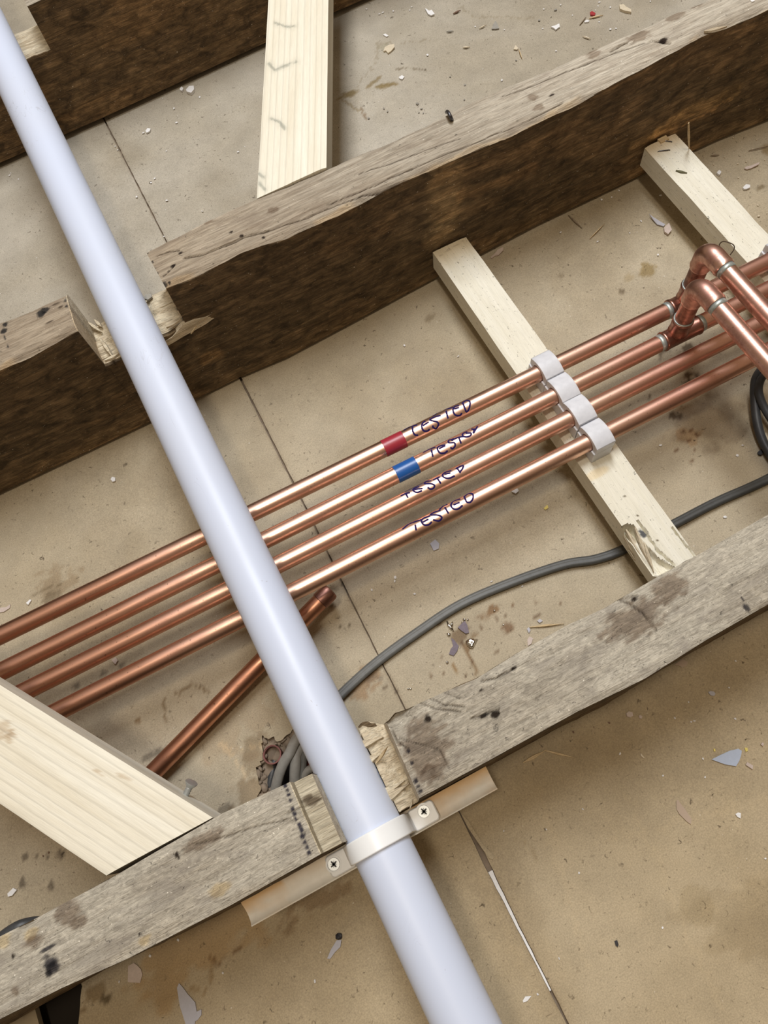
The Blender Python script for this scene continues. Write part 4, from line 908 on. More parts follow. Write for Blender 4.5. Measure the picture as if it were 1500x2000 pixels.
for i in range(4):
    root = empty('copper_pipe', (0, py_(i, 0), ZP), labs[i], 'copper pipe', 'parallel copper pipes clipped to the batten')
    xs = np.concatenate([np.linspace(-470, 720, 90)])
    T_ = []
    V, F = tubeVF([(x, py_(i, x), ZP) for x in xs], RP, 32)
    for k, x in enumerate(xs):
        k1 = float(sstep(255, 330, x)); k2 = 1-float(sstep(-200, -60, x)); 
        t = np.array([1., 1., 1.])*(1-k1)+np.array([.95, .84, .84])*k1
        t = t*(1-k2)+t*np.array([.80, .68, .62])*k2
        T_ += [t]*32
    mesh('pipe', V, F, M['copper'], root, tint=np.array(T_), sharp=math.radians(40))
    if i < 2:
        q0, q1 = (((748.8, 876), (789, 857.5)), ((772.8, 927.6), (813.2, 906.8)))[i]
        x0 = U(*q0, ZP)[0]; x1 = U(*q1, ZP)[0]
        V, F = ringtube((x0, py_(i, x0), ZP), (x1, py_(i, x1), ZP), RP+.28, RP-.05, 40)
        o = mesh('tape_band', V, F, M['red_tape'] if i == 0 else M['blue_tape'], root, sharp=math.radians(50)); o['label'] = ('red', 'blue')[i]+' tape band'
    V, F = rib(txt[i], i, 6.25, 720, 750)
    o = mesh('marker_writing', V, F, M['ink'], root, smooth=True); o['label'] = 'dark blue handwritten marker word'
    if i < 2:
        xt = (387.5, 361.)[i]; y = py_(i, xt); xl = (371.5, 346.5)[i]; xr = 2*xt-xl+8; zE = 130.
        fitting('tee_fitting', (xl, py_(i, xl), ZP), (xr, py_(i, xr), ZP), 8.5, M['copper_dark'], root)
        fitting('tee_branch', (xt, y, ZP+5), (xt, y, ZP+24), 8.6, M['copper_dark'], root)
        V, F = tubeVF([(xt, y, ZP+20), (xt, y, zE-18)], RP, 28); mesh('riser', V, F, M['copper_dark'], root, sharp=math.radians(40))
        for (p, q) in (((xl-4.5, py_(i, xl-4), ZP), (xl+.4, py_(i, xl), ZP)), ((xr-.4, py_(i, xr), ZP), (xr+4, py_(i, xr+4), ZP))):
            V, F = ringtube(p, q, RP+.22, RP-.1); mesh('solder_ring', V, F, M['solder'], root)
        V, F = ringtube((xt, y, ZP+23.8), (xt, y, ZP+25), 8.5, RP-.1); mesh('solder_ring', V, F, M['solder'], root)
        arc = [(xt, y, zE-21), (xt, y, zE-18.5), (xt, y, zE-17), (xt, y, zE-10)]
        rr = 10.; rads = [8.3, 9.0, 8.7, 8.7]
        for a in np.linspace(0, 90, 13)[1:]:
            t = math.radians(a); arc.append((xt, y-rr+rr*math.cos(t), zE-10+rr*math.sin(t))); rads.append(8.8)
        arc += [(xt, y-18, zE), (xt, y-20.5, zE), (xt, y-22.5, zE)]; rads += [8.7, 9.0, 8.3]
        V, F = tubeVF(arc, rads, 36, up=(0, 1, 0)); mesh('elbow_fitting', V, F, M['copper_dull'], root, sharp=math.radians(45))
        V, F = ringtube((xt, y-22, zE), (xt, y-27, zE), RP+.22, RP-.1); mesh('solder_ring', V, F, M['solder'], root)
        V, F = tubeVF([(xt, yy, zE) for yy in np.linspace(y-20, -200, 20)], RP, 32); mesh('branch_pipe', V, F, M['copper_dull'], root, sharp=math.radians(40))
# clips on the batten
def clip(x0, x1, y, zb, lab, group):
    c = empty('pipe_clip', ((x0+x1)/2, y, zb), lab, 'pipe clip', group)
    hw = 12.85; pts = [(-hw, zb), (hw, zb), (hw, 64.5)]
    for a in np.linspace(hw, -hw, 17): pts.append((a, 51.0+math.sqrt(22.5**2-a*a)))
    pts.append((-hw, 64.5))
    hole = [(8.0*math.cos(t), ZP+8.0*math.sin(t)) for t in np.linspace(0, 2*PI, 33)[:-1]]
    # cap (arched lid) and cradle (base) as separate shells split at z = 62
    def ringpart(outer, inner, nm, xa, xb):
        n = len(outer); V = []; F = []
        for x in (xa, xb):
            V += [(x, y+p[0], p[1]) for p in outer]+[(x, y+p[0], p[1]) for p in inner]
        m = 2*n
        for k in range(n-1):
            F += [(k, k+1, n+k+1, n+k), (m+k+1, m+k, m+n+k, m+n+k+1), (k+1, k, m+k, m+k+1), (n+k, n+k+1, m+n+k+1, m+n+k)]
        F += [(0, n, m+n, m), (n-1, m+n-1, m+2*n-1, 2*n-1)]
        o = mesh(nm, V, F, M['clip'], c, sharp=math.radians(30)); bevel(o, .55, 2); return o
    A = [math.radians(v) for v in np.linspace(0, 180, 21)]
    out = []
    for a in A:
        cx_, s_ = math.cos(a), math.sin(a); yy = hw*cx_
        out.append((yy, max(62.2, 51.0+math.sqrt(22.5**2-yy*yy)) if 0 < s_ else 62.2))
    out[0] = (hw, 62.2); out[-1] = (-hw, 62.2)
    out = [(hw, 62.2)]+[(hw*math.cos(a), 51.0+math.sqrt(22.5**2-(hw*math.cos(a))**2)) for a in A[0:]]+[(-hw, 62.2)]
    inn = [(8.0, 62.2)]+[(8.0*math.cos(a), 62.2+8.0*math.sin(a)) for a in A]+[(-8.0, 62.2)]
    ringpart(out, inn, 'cap', x0, x1)
    A2 = [math.radians(v) for v in np.linspace(180, 360, 21)]
    outb = []
    for k, a in enumerate(A2):
        f = k/20
        outb.append((-hw, 62-(62-zb)*f/.3) if f < .3 else ((-hw+2*hw*(f-.3)/.4, zb) if f < .7 else (hw, zb+(62-zb)*(f-.7)/.3)))
    innb = [(8.0*math.cos(a), 62+8.0*math.sin(a)) for a in A2]
    ringpart(outb, innb, 'cradle', x0-1.5, x1-.5)
    return c
cl = ['white plastic clip on the batten holding the red taped pipe', 'white plastic clip on the batten holding the blue taped pipe', 'white plastic clip on the batten, third from the middle joist', 'white plastic clip on the batten nearest the viewer, its side face showing']
for i in range(4): clip(236.5, 254.5, py_(i, 245), BAz, cl[i], 'interlocked white clips on the batten')
clip(480, 498, py_(0, 489), 49.5, 'white plastic clip just showing at the right edge on the stapled batten', None)

# loose copper stub lying under the run
r0_ = U(306, 1502, 12.); r1_ = U(644, 1155, 26.)
dd = (r1_-r0_)/np.linalg.norm(r1_-r0_); st = empty('copper_pipe', tuple(r0_), 'short diagonal copper pipe with capped end, under the white pipe', 'copper pipe')
p_start = r0_-dd*70
V, F = tubeVF([p_start, r1_-dd*6], RP, 32); mesh('pipe', V, F, M['copper'], st, sharp=math.radians(40), tint=np.array([(.80, .62, .52)]*len(V)))
V, F = tubeVF([r1_-dd*12, r1_-dd*11.6, r1_+dd*-1, r1_+dd*1.2, r1_+dd*2], [7.6, 8.2, 8.2, 7.2, 4], 32); mesh('end_cap', V, F, M['copper_dark'], st, sharp=math.radians(50))

# ------------------------------------------------------------------ cables
cp = [(620, 127), (520, 121), (450, 116), (377, 115.1), (326, 118.5), (283.5, 118.9), (232.4, 119.8), (205, 124), (178, 133.4), (131, 141), (82.4, 145), (40, 141.3), (-2.8, 135.2), (-36.2, 127.1), (-60, 119), (-85, 106), (-100, 88), (-105, 74), (-108, 40)]
zc = [4, 4, 4, 4, 4, 5, 6, 5, 4, 4, 4, 4, 4, 4, 4, 1, -4, -8, -16]
cpath = smoothpath([(a, b, z) for (a, b), z in zip(cp, zc)], 8)
V, F = tubeVF(cpath, 4.2, 24, asp=.68)
Vc = np.array(V).reshape(len(cpath), 24, 3); cc_ = Vc.mean(1, keepdims=True); up_ = (Vc[..., 2]-cc_[..., 2]); wdt = np.linalg.norm((Vc-cc_)[..., :2], axis=-1)
Vc[..., 2] -= np.where(up_ > 1.2, .9*np.exp(-(wdt/1.1)**2), 0)   # groove along the flat sheath
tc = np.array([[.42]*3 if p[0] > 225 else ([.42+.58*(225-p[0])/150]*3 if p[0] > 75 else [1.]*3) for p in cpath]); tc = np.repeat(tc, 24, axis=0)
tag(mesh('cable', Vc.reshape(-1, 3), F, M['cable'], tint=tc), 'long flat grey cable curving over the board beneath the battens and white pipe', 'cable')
def px3(L): return smoothpath([U(a, b, z) for a, b, z in L], 8)
tag(tube('cable', px3([(1508, 700, 40), (1485, 725, 30), (1475, 745, 22), (1474, 780, 14), (1480, 830, 8), (1495, 872, 5), (1530, 925, 5)]), 4.0, M['cable_dark'], seg=16), 'black cable hanging at the right edge, its outer bend bulging left', 'cable', 'black cables at the right edge')
tag(tube('cable', px3([(1512, 715, 40), (1490, 735, 30), (1482, 755, 24), (1484, 775, 20), (1495, 800, 16), (1520, 840, 12)]), 3.6, M['cable_dark'], seg=16), 'black cable at the right edge tucked inside the larger bend', 'cable', 'black cables at the right edge')
tag(tube('cable', px3([(600, 1415, 1), (578, 1445, 4), (566, 1470, 6), (553, 1492, 4), (543, 1520, -2), (536, 1555, -12), (532, 1600, -20)]), 4.4, M['cable_pale'], seg=16, asp=.8), 'dusty grey cable bending down through the broken hole in the board', 'cable', 'cables in the broken hole')
tag(tube('cable', px3([(600, 1452, -4), (580, 1470, 0), (577, 1495, 0), (576, 1525, -6), (578, 1560, -16)]), 4.6, M['cable_pale'], seg=16), 'grey cable in the broken hole closest to the white pipe', 'cable', 'cables in the broken hole')
tag(tube('cable', px3([(538, 1480, -12), (533, 1505, -9), (526, 1535, -10), (520, 1575, -16)]), 3.4, M['cable_dark'], seg=16), 'dark blue-grey cable below the copper tube end in the hole', 'cable', 'cables in the broken hole')
tag(tube('cable', px3([(640, 1490, -8), (612, 1500, -6), (596, 1510, -5), (588, 1540, -12)]), 3.4, M['cable_pale'], seg=16), 'short grey cable crossing sideways in the hole next to the near joist', 'cable', 'cables in the broken hole')
tag(tube('cable', px3([(-70, 1900, 60), (-10, 1843, 62), (20, 1819, 62), (48, 1806, 60), (85, 1803, 50), (125, 1822, 30)]), 4.2, M['cable_dark'], seg=16), 'dark cable arching behind the near joist at the left edge', 'cable')
tag(tube('drain_pipe', [U(604, 1440, -14), U(592, 1540, -20)], 9, M['redpipe'], seg=24), 'red brown pipe deep in the broken hole beside the white pipe', 'pipe')
c = U(532, 1474, 1); t = empty('copper_tube', (c[0], c[1], -20), 'open upright copper tube end standing in the broken hole', 'copper tube')
V, F = ringtube((c[0], c[1]-1.5, -24), (c[0], c[1], 1.6), 7.5, 6.6); mesh('tube_wall', V, F, M['redpipe'], t, sharp=math.radians(50))
V, F = ringtube((c[0], c[1], -1.5), (c[0], c[1], 2.0), 7.75, 7.2); mesh('rim', V, F, M['redpipe'], t, sharp=math.radians(50))
# broken plaster inside the hole
rg = random.Random(3)
def lump(c, rx, ry, rz, seed, rot=0, sub=2):
    import bmesh
    bm = bmesh.new(); bmesh.ops.create_icosphere(bm, subdivisions=sub, radius=1)
    V = np.array([v.co[:] for v in bm.verts]); F = [tuple(v.index for v in f.verts) for f in bm.faces]; bm.free()
    n = fbm(V[:, 0]+seed, V[:, 1], V[:, 2], .9, .9, .9, seed, 2); V = V*(1+.32*n)[:, None]
    V = V*np.array([rx, ry, rz]); c_, s_ = math.cos(rot), math.sin(rot)
    V = np.stack([V[:, 0]*c_-V[:, 1]*s_, V[:, 0]*s_+V[:, 1]*c_, V[:, 2]], -1)+np.array(c)
    return V, F
vf = []
for k, (a, b) in enumerate([(515, 1450), (530, 1455), (520, 1500), (512, 1530), (545, 1460), (565, 1445), (512, 1555)]):
    p = U(a, b, -9); vf.append(lump((p[0], p[1], -9.5), 12, 9, 4.5, 40+k, k))
for k in range(90):
    a = rg.random(); edge = [(506, 1436), (520, 1445), (545, 1446), (575, 1432), (512, 1462), (508, 1485), (506, 1510), (508, 1530), (512, 1555), (500, 1545)]
    e = edge[rg.randrange(len(edge))]; p = U(e[0]+rg.uniform(-6, 10), e[1]+rg.uniform(-8, 10), -5)
    vf.append(lump((p[0], p[1], rg.uniform(-8, -2.5)), rg.uniform(1.2, 5), rg.uniform(1, 4), rg.uniform(1, 2.6), k))
V, F = join(*vf); tag(mesh('plaster_rubble', V, F, M['rubble'], smooth=True), 'crumbled brown plaster around the broken hole', 'rubble', kind='stuff')
V, F = boxVF(-345, -200, -60, 40, -24, -20); V = np.array(V) 
# pale lath in the lower left opening
p = U(30, 1990, -8); V, F = boxVF(p[0]-60, p[0]+16, p[1]-60, p[1]+20, -14, -8); tag(mesh('lath', V, F, M['lath'], smooth=False), 'pale lath end in the dark opening at the lower left corner', 'lath')

# ------------------------------------------------------------------ screws and nails
s0 = U(363, 1552, 128); hd = np.array([.82, .57, .30]); hd /= np.linalg.norm(hd)
sr = empty('screw', tuple(s0), 'zinc screw standing proud of the side of the lower left pine brace', 'screw')
p_ = s0-hd*4
V, F = tubeVF([p_+hd*k*.9 for k in range(12)], [1.9 if k % 2 else 2.3 for k in range(12)], 16); mesh('shank', V, F, M['zinc'], sr)
V, F = tubeVF([s0+hd*5.2, s0+hd*8.4, s0+hd*9.0, s0+hd*9.1], [2.0, 4.2, 4.2, 3.2], 24); mesh('head', V, F, M['zinc'], sr, sharp=math.radians(40))
n0 = [U(872, 219, 151), U(874, 218, 155), U(877, 222, 157), U(881, 230, 155), U(883, 234, 150)]
tag(tube('bent_nail', smoothpath(n0, 5), 1.5, M['iron'], seg=12), 'dark bent nail sticking out of the top of the middle joist', 'nail')

# ------------------------------------------------------------------ debris
def zoomP(L, s, ox, oy, z=.6): return [U(ox+a/s, oy+b/s, z) for a, b in L]
def flake(name, pts, th, m, lab, cat, group=None, z=.2, tilt=(0, 0), rim=None):
    P = [np.array(p, float) for p in pts]; c = sum(P)/len(P); n = len(P)
    V = []; F = []
    def zz(p): return max(0, tilt[0]*(p[0]-c[0])+tilt[1]*(p[1]-c[1]))
    for p in P: V.append((p[0], p[1], z+th+zz(p)))
    V.append((c[0], c[1], z+th*1.05+zz(c)))
    for p in P: V.append((c[0]+(p[0]-c[0])*.97, c[1]+(p[1]-c[1])*.97, z+zz(p)))
    for i in range(n): F += [(i, (i+1) % n, n), (i, n+1+i, n+1+(i+1) % n, (i+1) % n)]
    F.append(tuple(range(2*n, n, -1)))
    area_ = sum(P[i][0]*P[(i+1) % n][1]-P[(i+1) % n][0]*P[i][1] for i in range(n))
    if area_ < 0: F = [tuple(reversed(f)) for f in F]
    o = mesh(name, V, F, M[m], smooth=False); return tag(o, lab, cat, group)
Z4 = (3.75, 1100, 1250)
def zf(L, Z): return zoomP(L, *Z)
f = flake('paint_flake', zf([(1085, 875), (1150, 842), (1220, 810), (1245, 805), (1280, 797), (1305, 812), (1300, 850), (1288, 885), (1265, 925), (1180, 910)], Z4), .9, 'p_blue', 'pale blue triangular paint flake, the largest on the lower right board', 'paint flake', tilt=(.06, .03))
flake('paint_flake', zf([(828, 1180), (838, 1168), (862, 1200), (890, 1235), (915, 1275), (940, 1312), (935, 1350), (905, 1330), (850, 1275), (830, 1240)], Z4), .7, 'p_tan', 'long leaf shaped tan paint flake on the lower right board', 'paint flake', tilt=(-.08, 0))
flake('paint_chip', zf([(1260, 1275), (1280, 1263), (1300, 1268), (1298, 1307), (1275, 1295)], Z4), .8, 'p_white', 'bright white paint chip below and right of the tan leaf shaped flake', 'paint chip')
flake('plaster_chip', zf([(1345, 895), (1388, 920), (1385, 948), (1335, 915)], Z4), 1.2, 'p_pink', 'pinkish chip just right of the pale blue flake', 'plaster chip', tilt=(.1, .1))
flake('paint_chip', zf([(1328, 790), (1348, 788), (1352, 812), (1336, 818)], Z4), .8, 'p_yellow', 'yellow chip beside the upper right tip of the pale blue flake', 'paint chip')
flake('paint_chip', zf([(1100, 796), (1112, 797), (1116, 815), (1104, 816)], Z4), .6, 'p_yellow', 'small yellow chip left of the pale blue flake', 'paint chip')
flake('plaster_chip', zf([(1443, 765), (1458, 750), (1468, 760), (1460, 778)], Z4), 1.4, 'p_pink', 'tiny pale chip at the right edge above the pale blue flake', 'plaster chip')
flake('paint_flake', zf([(1062, 382), (1078, 373), (1103, 378), (1114, 395), (1104, 410), (1080, 406)], Z4), .9, 'p_lilac', 'small lilac grey oval flake near the joist on the lower right board', 'paint flake')
flake('plaster_chip', zf([(815, 180), (845, 158), (870, 140), (912, 160), (902, 188), (868, 202), (850, 190)], Z4), 1.0, 'p_tan', 'tan torn flake tucked against the near joist edge', 'plaster chip')
flake('plaster_chip', zf([(460, 540), (478, 524), (505, 530), (510, 555), (490, 568), (466, 562)], Z4), 1.6, 'p_pink', 'larger of two round tan crumbs below the near joist', 'crumb')
flake('plaster_chip', zf([(552, 556), (562, 549), (578, 558), (574, 576), (558, 576)], Z4), 1.4, 'p_pink', 'smaller of two round tan crumbs below the near joist', 'crumb')
flake('paint_chip', zf([(563, 830), (575, 836), (597, 866), (585, 864), (567, 848)], Z4), .8, 'p_cream', 'curled cream chip in the middle of the lower right board', 'paint chip')
flake('paint_flake', [U(*p, .6) for p in [(1021, 1954), (1026, 1946), (1038, 1945), (1030, 1955), (1022, 1958)]], .7, 'p_white', 'small white leaf shaped flake near the bottom edge by the seam', 'paint flake')
Z6 = (3., 200, 1720)
flake('paint_flake', zf([(152, 500), (185, 482), (205, 495), (228, 520), (235, 552), (222, 598), (186, 596), (150, 594)], Z6), .9, 'p_pink', 'grey pink paint flake beside the near joist at the lower left', 'paint flake')
f = flake('paint_flake', zf([(438, 628), (450, 600), (475, 628), (500, 662), (545, 712), (556, 775), (548, 815), (540, 850), (492, 850), (470, 780), (455, 735)], Z6), .9, 'p_lilac', 'largest lilac grey paint flake at the bottom edge left of the white pipe', 'paint flake', tilt=(.05, 0))
V, F = prism([tuple(p[:2]) for p in zf([(556, 765), (582, 753), (582, 785), (560, 815), (545, 822)], Z6)], .3, 1.5); mesh('broken_corner', V, F, M['p_lilac'], f, smooth=False)
f = flake('paint_flake', zf([(1318, 455), (1340, 402), (1375, 347), (1402, 345), (1396, 386), (1362, 420), (1335, 458)], Z6), 1.0, 'p_lilac', 'pale curled paint flake with a black tip left of the white pipe', 'paint flake', tilt=(.1, .05))
V, F = lump(zf([(1385, 326)], Z6)[0]+np.array([0, 0, 1]), 3.0, 2.4, 1.5, 4); mesh('black_tip', V, F, M['p_black'], f, smooth=False)
flake('plaster_chip', [U(*p, .6) for p in [(16, 1745), (27, 1734), (34, 1738), (25, 1749), (17, 1751)]], 1.6, 'p_white', 'white block shaped chip left of the near joist by the lower left brace', 'plaster chip')
flake('paint_flake', [U(*p, .6) for p in [(840, 1062), (850, 1054), (858, 1062), (857, 1072), (847, 1076)]], 1.0, 'p_lilac', 'jagged grey paint flake between the nearest copper pipe and the grey cable', 'paint flake', tilt=(.1, 0))
flake('plaster_chip', [U(*p, .6) for p in [(1000, 955), (1009, 953), (1013, 960), (1007, 965), (999, 961)]], 2.0, 'p_white', 'white crumb just below the nearest copper pipe left of the batten', 'crumb')
flake('paint_chip', [U(*p, .6) for p in [(1062, 993), (1069, 986), (1071, 992), (1065, 996)]], .8, 'p_yellow', 'yellow chip in the shadow left of the clip batten', 'paint chip')
flake('paint_flake', [U(*p, .6) for p in [(1030, 1250), (1034, 1243), (1041, 1247), (1038, 1257), (1031, 1262)]], 1.0, 'p_pink', 'pale pink flake touching the near joist by the wood sliver', 'paint flake')
flake('paint_chip', [U(*p, .6) for p in [(1049, 1213), (1054, 1209), (1060, 1213), (1054, 1217)]], 1.2, 'p_lilac', 'small blue grey crumb above the wood sliver', 'crumb')
flake('paint_chip', [U(*p, .6) for p in [(1029, 1229), (1033, 1225), (1036, 1231), (1033, 1237)]], 1.2, 'p_lilac', 'small blue grey crumb at the blunt end of the wood sliver', 'crumb')
flake('paint_flake', [U(*p, .6) for p in [(-4, 1192), (2, 1187), (14, 1186), (21, 1180), (19, 1188), (8, 1195), (-3, 1197)]], .8, 'p_pink', 'flat pinkish flake at the left edge above the red taped pipe', 'paint flake')
flake('plaster_chip', [U(*p, .6) for p in [(52, 1178), (60, 1171), (62, 1173), (56, 1182)]], 1.5, 'p_white', 'white chip above the red taped pipe near the left edge', 'plaster chip')
flake('plaster_chip', [U(*p, .6) for p in [(219, 1289), (227, 1284), (231, 1290), (226, 1298), (222, 1294)]], 1.5, 'p_pink', 'pinkish chip on the board between the two nearer copper pipes', 'plaster chip')
flake('paint_flake', [U(*p, .6) for p in [(1267, 422), (1274, 426), (1290, 434), (1299, 439), (1296, 443), (1283, 439), (1275, 431)]], 1.2, 'p_lilac', 'long curled lilac flake in the shadow of the stapled batten', 'paint flake', tilt=(0, .2))
flake('plaster_chip', [U(*p, .6) for p in [(1296, 447), (1305, 440), (1311, 452), (1304, 460), (1297, 455)]], 2.5, 'p_pink', 'square grey chip at the end of the long curled lilac flake', 'plaster chip', tilt=(.2, .1))
flake('plaster_chip', [U(*p, .6) for p in [(1399, 339), (1404, 334), (1408, 338), (1405, 344), (1401, 342)]], 2.2, 'p_white', 'angular white crumb right of the stapled batten', 'crumb')
flake('plaster_chip', [U(*p, .6) for p in [(1450, 368), (1456, 362), (1464, 363), (1464, 368), (1457, 371), (1452, 371)]], 2.0, 'p_white', 'flat grey white chip at the right between batten and frame edge', 'plaster chip')
flake('paint_flake', [U(*p, .6) for p in [(1453, 330), (1458, 326), (1466, 325), (1482, 320), (1480, 324), (1466, 330), (1458, 332)]], 1.4, 'p_pink', 'long twisted pale flake at the right edge above the flat chip', 'paint flake', tilt=(.15, .1))
flake('paint_flake', [U(*p, .6) for p in [(958, 503), (966, 497), (972, 490), (982, 486), (983, 491), (974, 499), (966, 501), (960, 506)]], 1.5, 'p_pink', 'twisted paper scrap beside the clip batten under the middle joist', 'paper scrap', tilt=(.15, .15))
flake('paint_flake', [U(*p, .6) for p in [(749, 102), (752, 95), (760, 92), (770, 91), (771, 95), (764, 102), (758, 106), (754, 101)]], 2.0, 'p_cream', 'curled cream flake on a water mark right of the pine brace', 'paint flake', tilt=(.2, .2))
flake('paint_flake', [U(*p, .6) for p in [(830, 18), (834, 20), (838, 23), (843, 22), (849, 30), (842, 32), (836, 29)]], 1.8, 'p_white', 'twisted white flake near the top edge right of the pine brace', 'paint flake', tilt=(.2, 0))
flake('plaster_chip', [U(*p, .6) for p in [(1076, 54), (1083, 52), (1092, 48), (1093, 54), (1085, 60), (1082, 57)]], 1.8, 'p_white', 'bright white forked chip on the upper board behind the middle joist', 'plaster chip')
flake('plaster_chip', [U(*p, .6) for p in [(1209, 13), (1217, 12), (1222, 17), (1232, 22), (1232, 27), (1220, 25), (1210, 21)]], 3.0, 'p_cream', 'large cream crumb near the top right behind the middle joist', 'plaster chip')
flake('paint_chip', [U(*p, .6) for p in [(1152, 26), (1156, 24), (1163, 28), (1161, 32), (1153, 31)]], 2.0, 'p_red', 'small red chip on the upper board', 'paint chip')
flake('plaster_chip', [U(*p, .6) for p in [(748, 69), (753, 67), (759, 71), (755, 73)]], 1.4, 'p_white', 'white chip above the cream flake right of the pine brace', 'plaster chip')
flake('plaster_chip', [U(*p, .6) for p in [(779, 152), (785, 148), (790, 151), (786, 156), (781, 155)]], 1.4, 'p_white', 'white chip beside the olive stain behind the middle joist', 'plaster chip')
flake('paint_chip', [U(*p, .6) for p in [(1003, 97), (1007, 89), (1012, 95), (1010, 98)]], 1.2, 'p_cream', 'cream triangle at the top of the white stick on the upper board', 'paint chip')
flake('plaster_chip', [U(*p, .6) for p in [(1141, 43), (1146, 40), (1151, 42), (1149, 44), (1142, 45)]], 1.4, 'p_white', 'white chip below the red chip on the upper board', 'plaster chip')
flake('plaster_chip', [U(*p, .6) for p in [(960, 58), (964, 48), (968, 42), (972, 50), (975, 57), (968, 58)]], 1.6, 'p_grey', 'speckled grey triangular crumb on the upper board', 'crumb')
flake('plaster_chip', [U(*p, .6) for p in [(365, 180), (371, 173), (380, 172), (381, 179), (375, 186), (367, 184)]], 4.0, 'p_white', 'largest white plaster lump against the foot of the far joist', 'plaster lump')
flake('plaster_chip', [U(*p, .6) for p in [(352, 176), (356, 172), (359, 175), (357, 180), (353, 179)]], 2.6, 'p_white', 'small white plaster lump just left of the largest lump', 'plaster lump')
flake('plaster_chip', [U(*p, .6) for p in [(285, 257), (289, 252), (295, 253), (293, 258), (287, 261)]], 1.8, 'p_white', 'white curled chip between the far joist and the long seam', 'plaster chip')
flake('plaster_chip', [U(*p, .6) for p in [(217, 937), (220, 932), (226, 934), (226, 940), (221, 942)]], 1.8, 'p_white', 'single white crumb left of the white pipe below the middle joist', 'crumb')
flake('paint_chip', [U(*p, .6) for p in [(1200, 1838), (1205, 1836), (1208, 1844), (1206, 1850), (1202, 1846)]], 1.0, 'p_black', 'black chip low on the lower right board', 'paint chip')
flake('paint_chip', [U(*p, .6) for p in [(1479, 884), (1487, 877), (1495, 876), (1493, 882), (1486, 890), (1480, 889)]], 2.0, 'p_black', 'black scrap by the bend of the black cable', 'scrap')
flake('paint_chip', [U(*p, 150.8) for p in [(1463, 0), (1469, -3), (1474, 3), (1468, 5)]], 1.2, 'p_white', 'white chip resting on top of the middle joist at the upper right', 'paint chip', z=150.3)
flake('knot_chip', [U(*p, 105) for p in [(282, 586), (287, 578), (297, 577), (299, 583), (291, 589)]], 2.2, 'p_grey', 'grey chip lying in the middle joist notch right of the white pipe', 'chip', z=105.5)
def stick(a, b, wd, m, lab, cat='splinter', z=1.2, th=1.0, bend=.6, group=None):
    o = shard('wood_splinter', U(*a, z), U(*b, z), wd, th, M[m], bend=bend); return tag(o, lab, cat, group)
stick((1034, 1225), (1102, 1218), 2.4, 'straw', 'tan wood sliver pointing at the near joist by the flux stains')
stick((1022, 1489), (1065, 1466), 3.2, 'straw', 'left arm of the bent straw coloured splinter below the near joist')
stick((1062, 1465), (1122, 1480), 2.2, 'straw', 'right arm of the bent straw coloured splinter below the near joist')
stick((1013, 96), (1020, 116), 1.4, 'straw', 'thin white stick on the upper board behind the middle joist')
stick((1110, 420), (1137, 446), 2.0, 'shard_grey', 'brown splinter on the board between the two battens')
stick((1152, 466), (1181, 437), 1.2, 'straw', 'thin straw lying between the two battens right of the brown splinter')
stick((1151, 36), (1178, 30), 2.4, 'straw', 'pale twig under the red chip on the upper board')
stick((1132, 49), (1145, 33), 1.6, 'shard_grey', 'dark twig left of the red chip on the upper board')
stick((1138, 71), (1154, 77), 2.0, 'p_cream', 'short cream sliver on the upper board next to the middle joist')
stick((885, 27), (900, 20), 2.6, 'p_brown', 'brown and cream sliver near the top edge of the upper board')
stick((936, 56), (950, 49), 1.8, 'p_cream', 'cream sliver left of the speckled grey crumb')
stick((872, 62), (886, 61), 2.6, 'p_grey', 'grey sliver on the upper board between twisted flake and brown bits', 'splinter')
stick((904, 93), (918, 92), 2.6, 'p_cream', 'short pale sliver in the middle of the upper board')
stick((1462, 295), (1500, 286), 1.0, 'shard_grey', 'thin dark twig near the right edge by the middle joist')
stick((1388, 304), (1405, 303), 1.4, 'shard_grey', 'thin brown twig right of the stapled batten end', z=1.2)
stick((716, 204), (722, 230), .1, 'p_brown', 'x') if False else None
# torn lip of board at the seam
P_ = [U(*p, .4) for p in [(899, 1586), (904, 1592), (915, 1603), (930, 1628), (945, 1651), (966, 1672), (962, 1679), (955, 1676), (940, 1655), (915, 1618)]]
V, F = prism([tuple(p[:2]) for p in P_], .1, 1.3); tag(mesh('board_sliver', V, F, M['floor'], smooth=False, tint=np.array([(1.02, .98, .9)]*len(V))), 'torn sliver of brown board beside the seam below the trim strip', 'board sliver')
# solder drops and flux residue
sp = empty('solder_drop', U(921, 1255, 0), 'teardrop of bright solder, the largest among the flux stains', 'solder drop', 'solder spatter on the board')
V, F = lump(U(920, 1256, 1.6), 4.2, 3.6, 2.0, 2, sub=3); mesh('drop', V, F, M['blob'], sp)
V, F = tubeVF([U(924, 1254, 1.2), U(933, 1248, .8)], [2.2, .4], 12); mesh('tail', V, F, M['blob'], sp)
for k, (a, b, r) in enumerate(((906.5, 1209.5, 1.2), (913.5, 1210, 1.1), (903, 1216, 1.1), (876, 1239, 1.5), (965.5, 1192.5, 1.1), (873.5, 1293.5, 1.2), (983, 1220.5, .7), (797, 1345, .9), (802, 1345, .9))):
    p = U(a, b, r*.7+.2); V, F = lump((p[0], p[1], r*.75), r, r, r*.85, k+3, sub=2); tag(mesh('solder_bead', V, F, M['blob']), 'tiny round solder bead on the board near the flux stains', 'solder bead', 'tiny solder beads on the board')
tag(mesh('solder_splash', *join(tubeVF([U(873, 1213, .6), U(876, 1221, 1.2), U(881, 1226, 1), U(886, 1233, .5)], [.6, 1.1, 1.6, .5], 8), tubeVF([U(884, 1214, .6), U(882, 1222, 1.2)], [.5, 1.4], 8)), M['blob']), 'forked splash of bright solder left of the purple flux residue', 'solder splash')
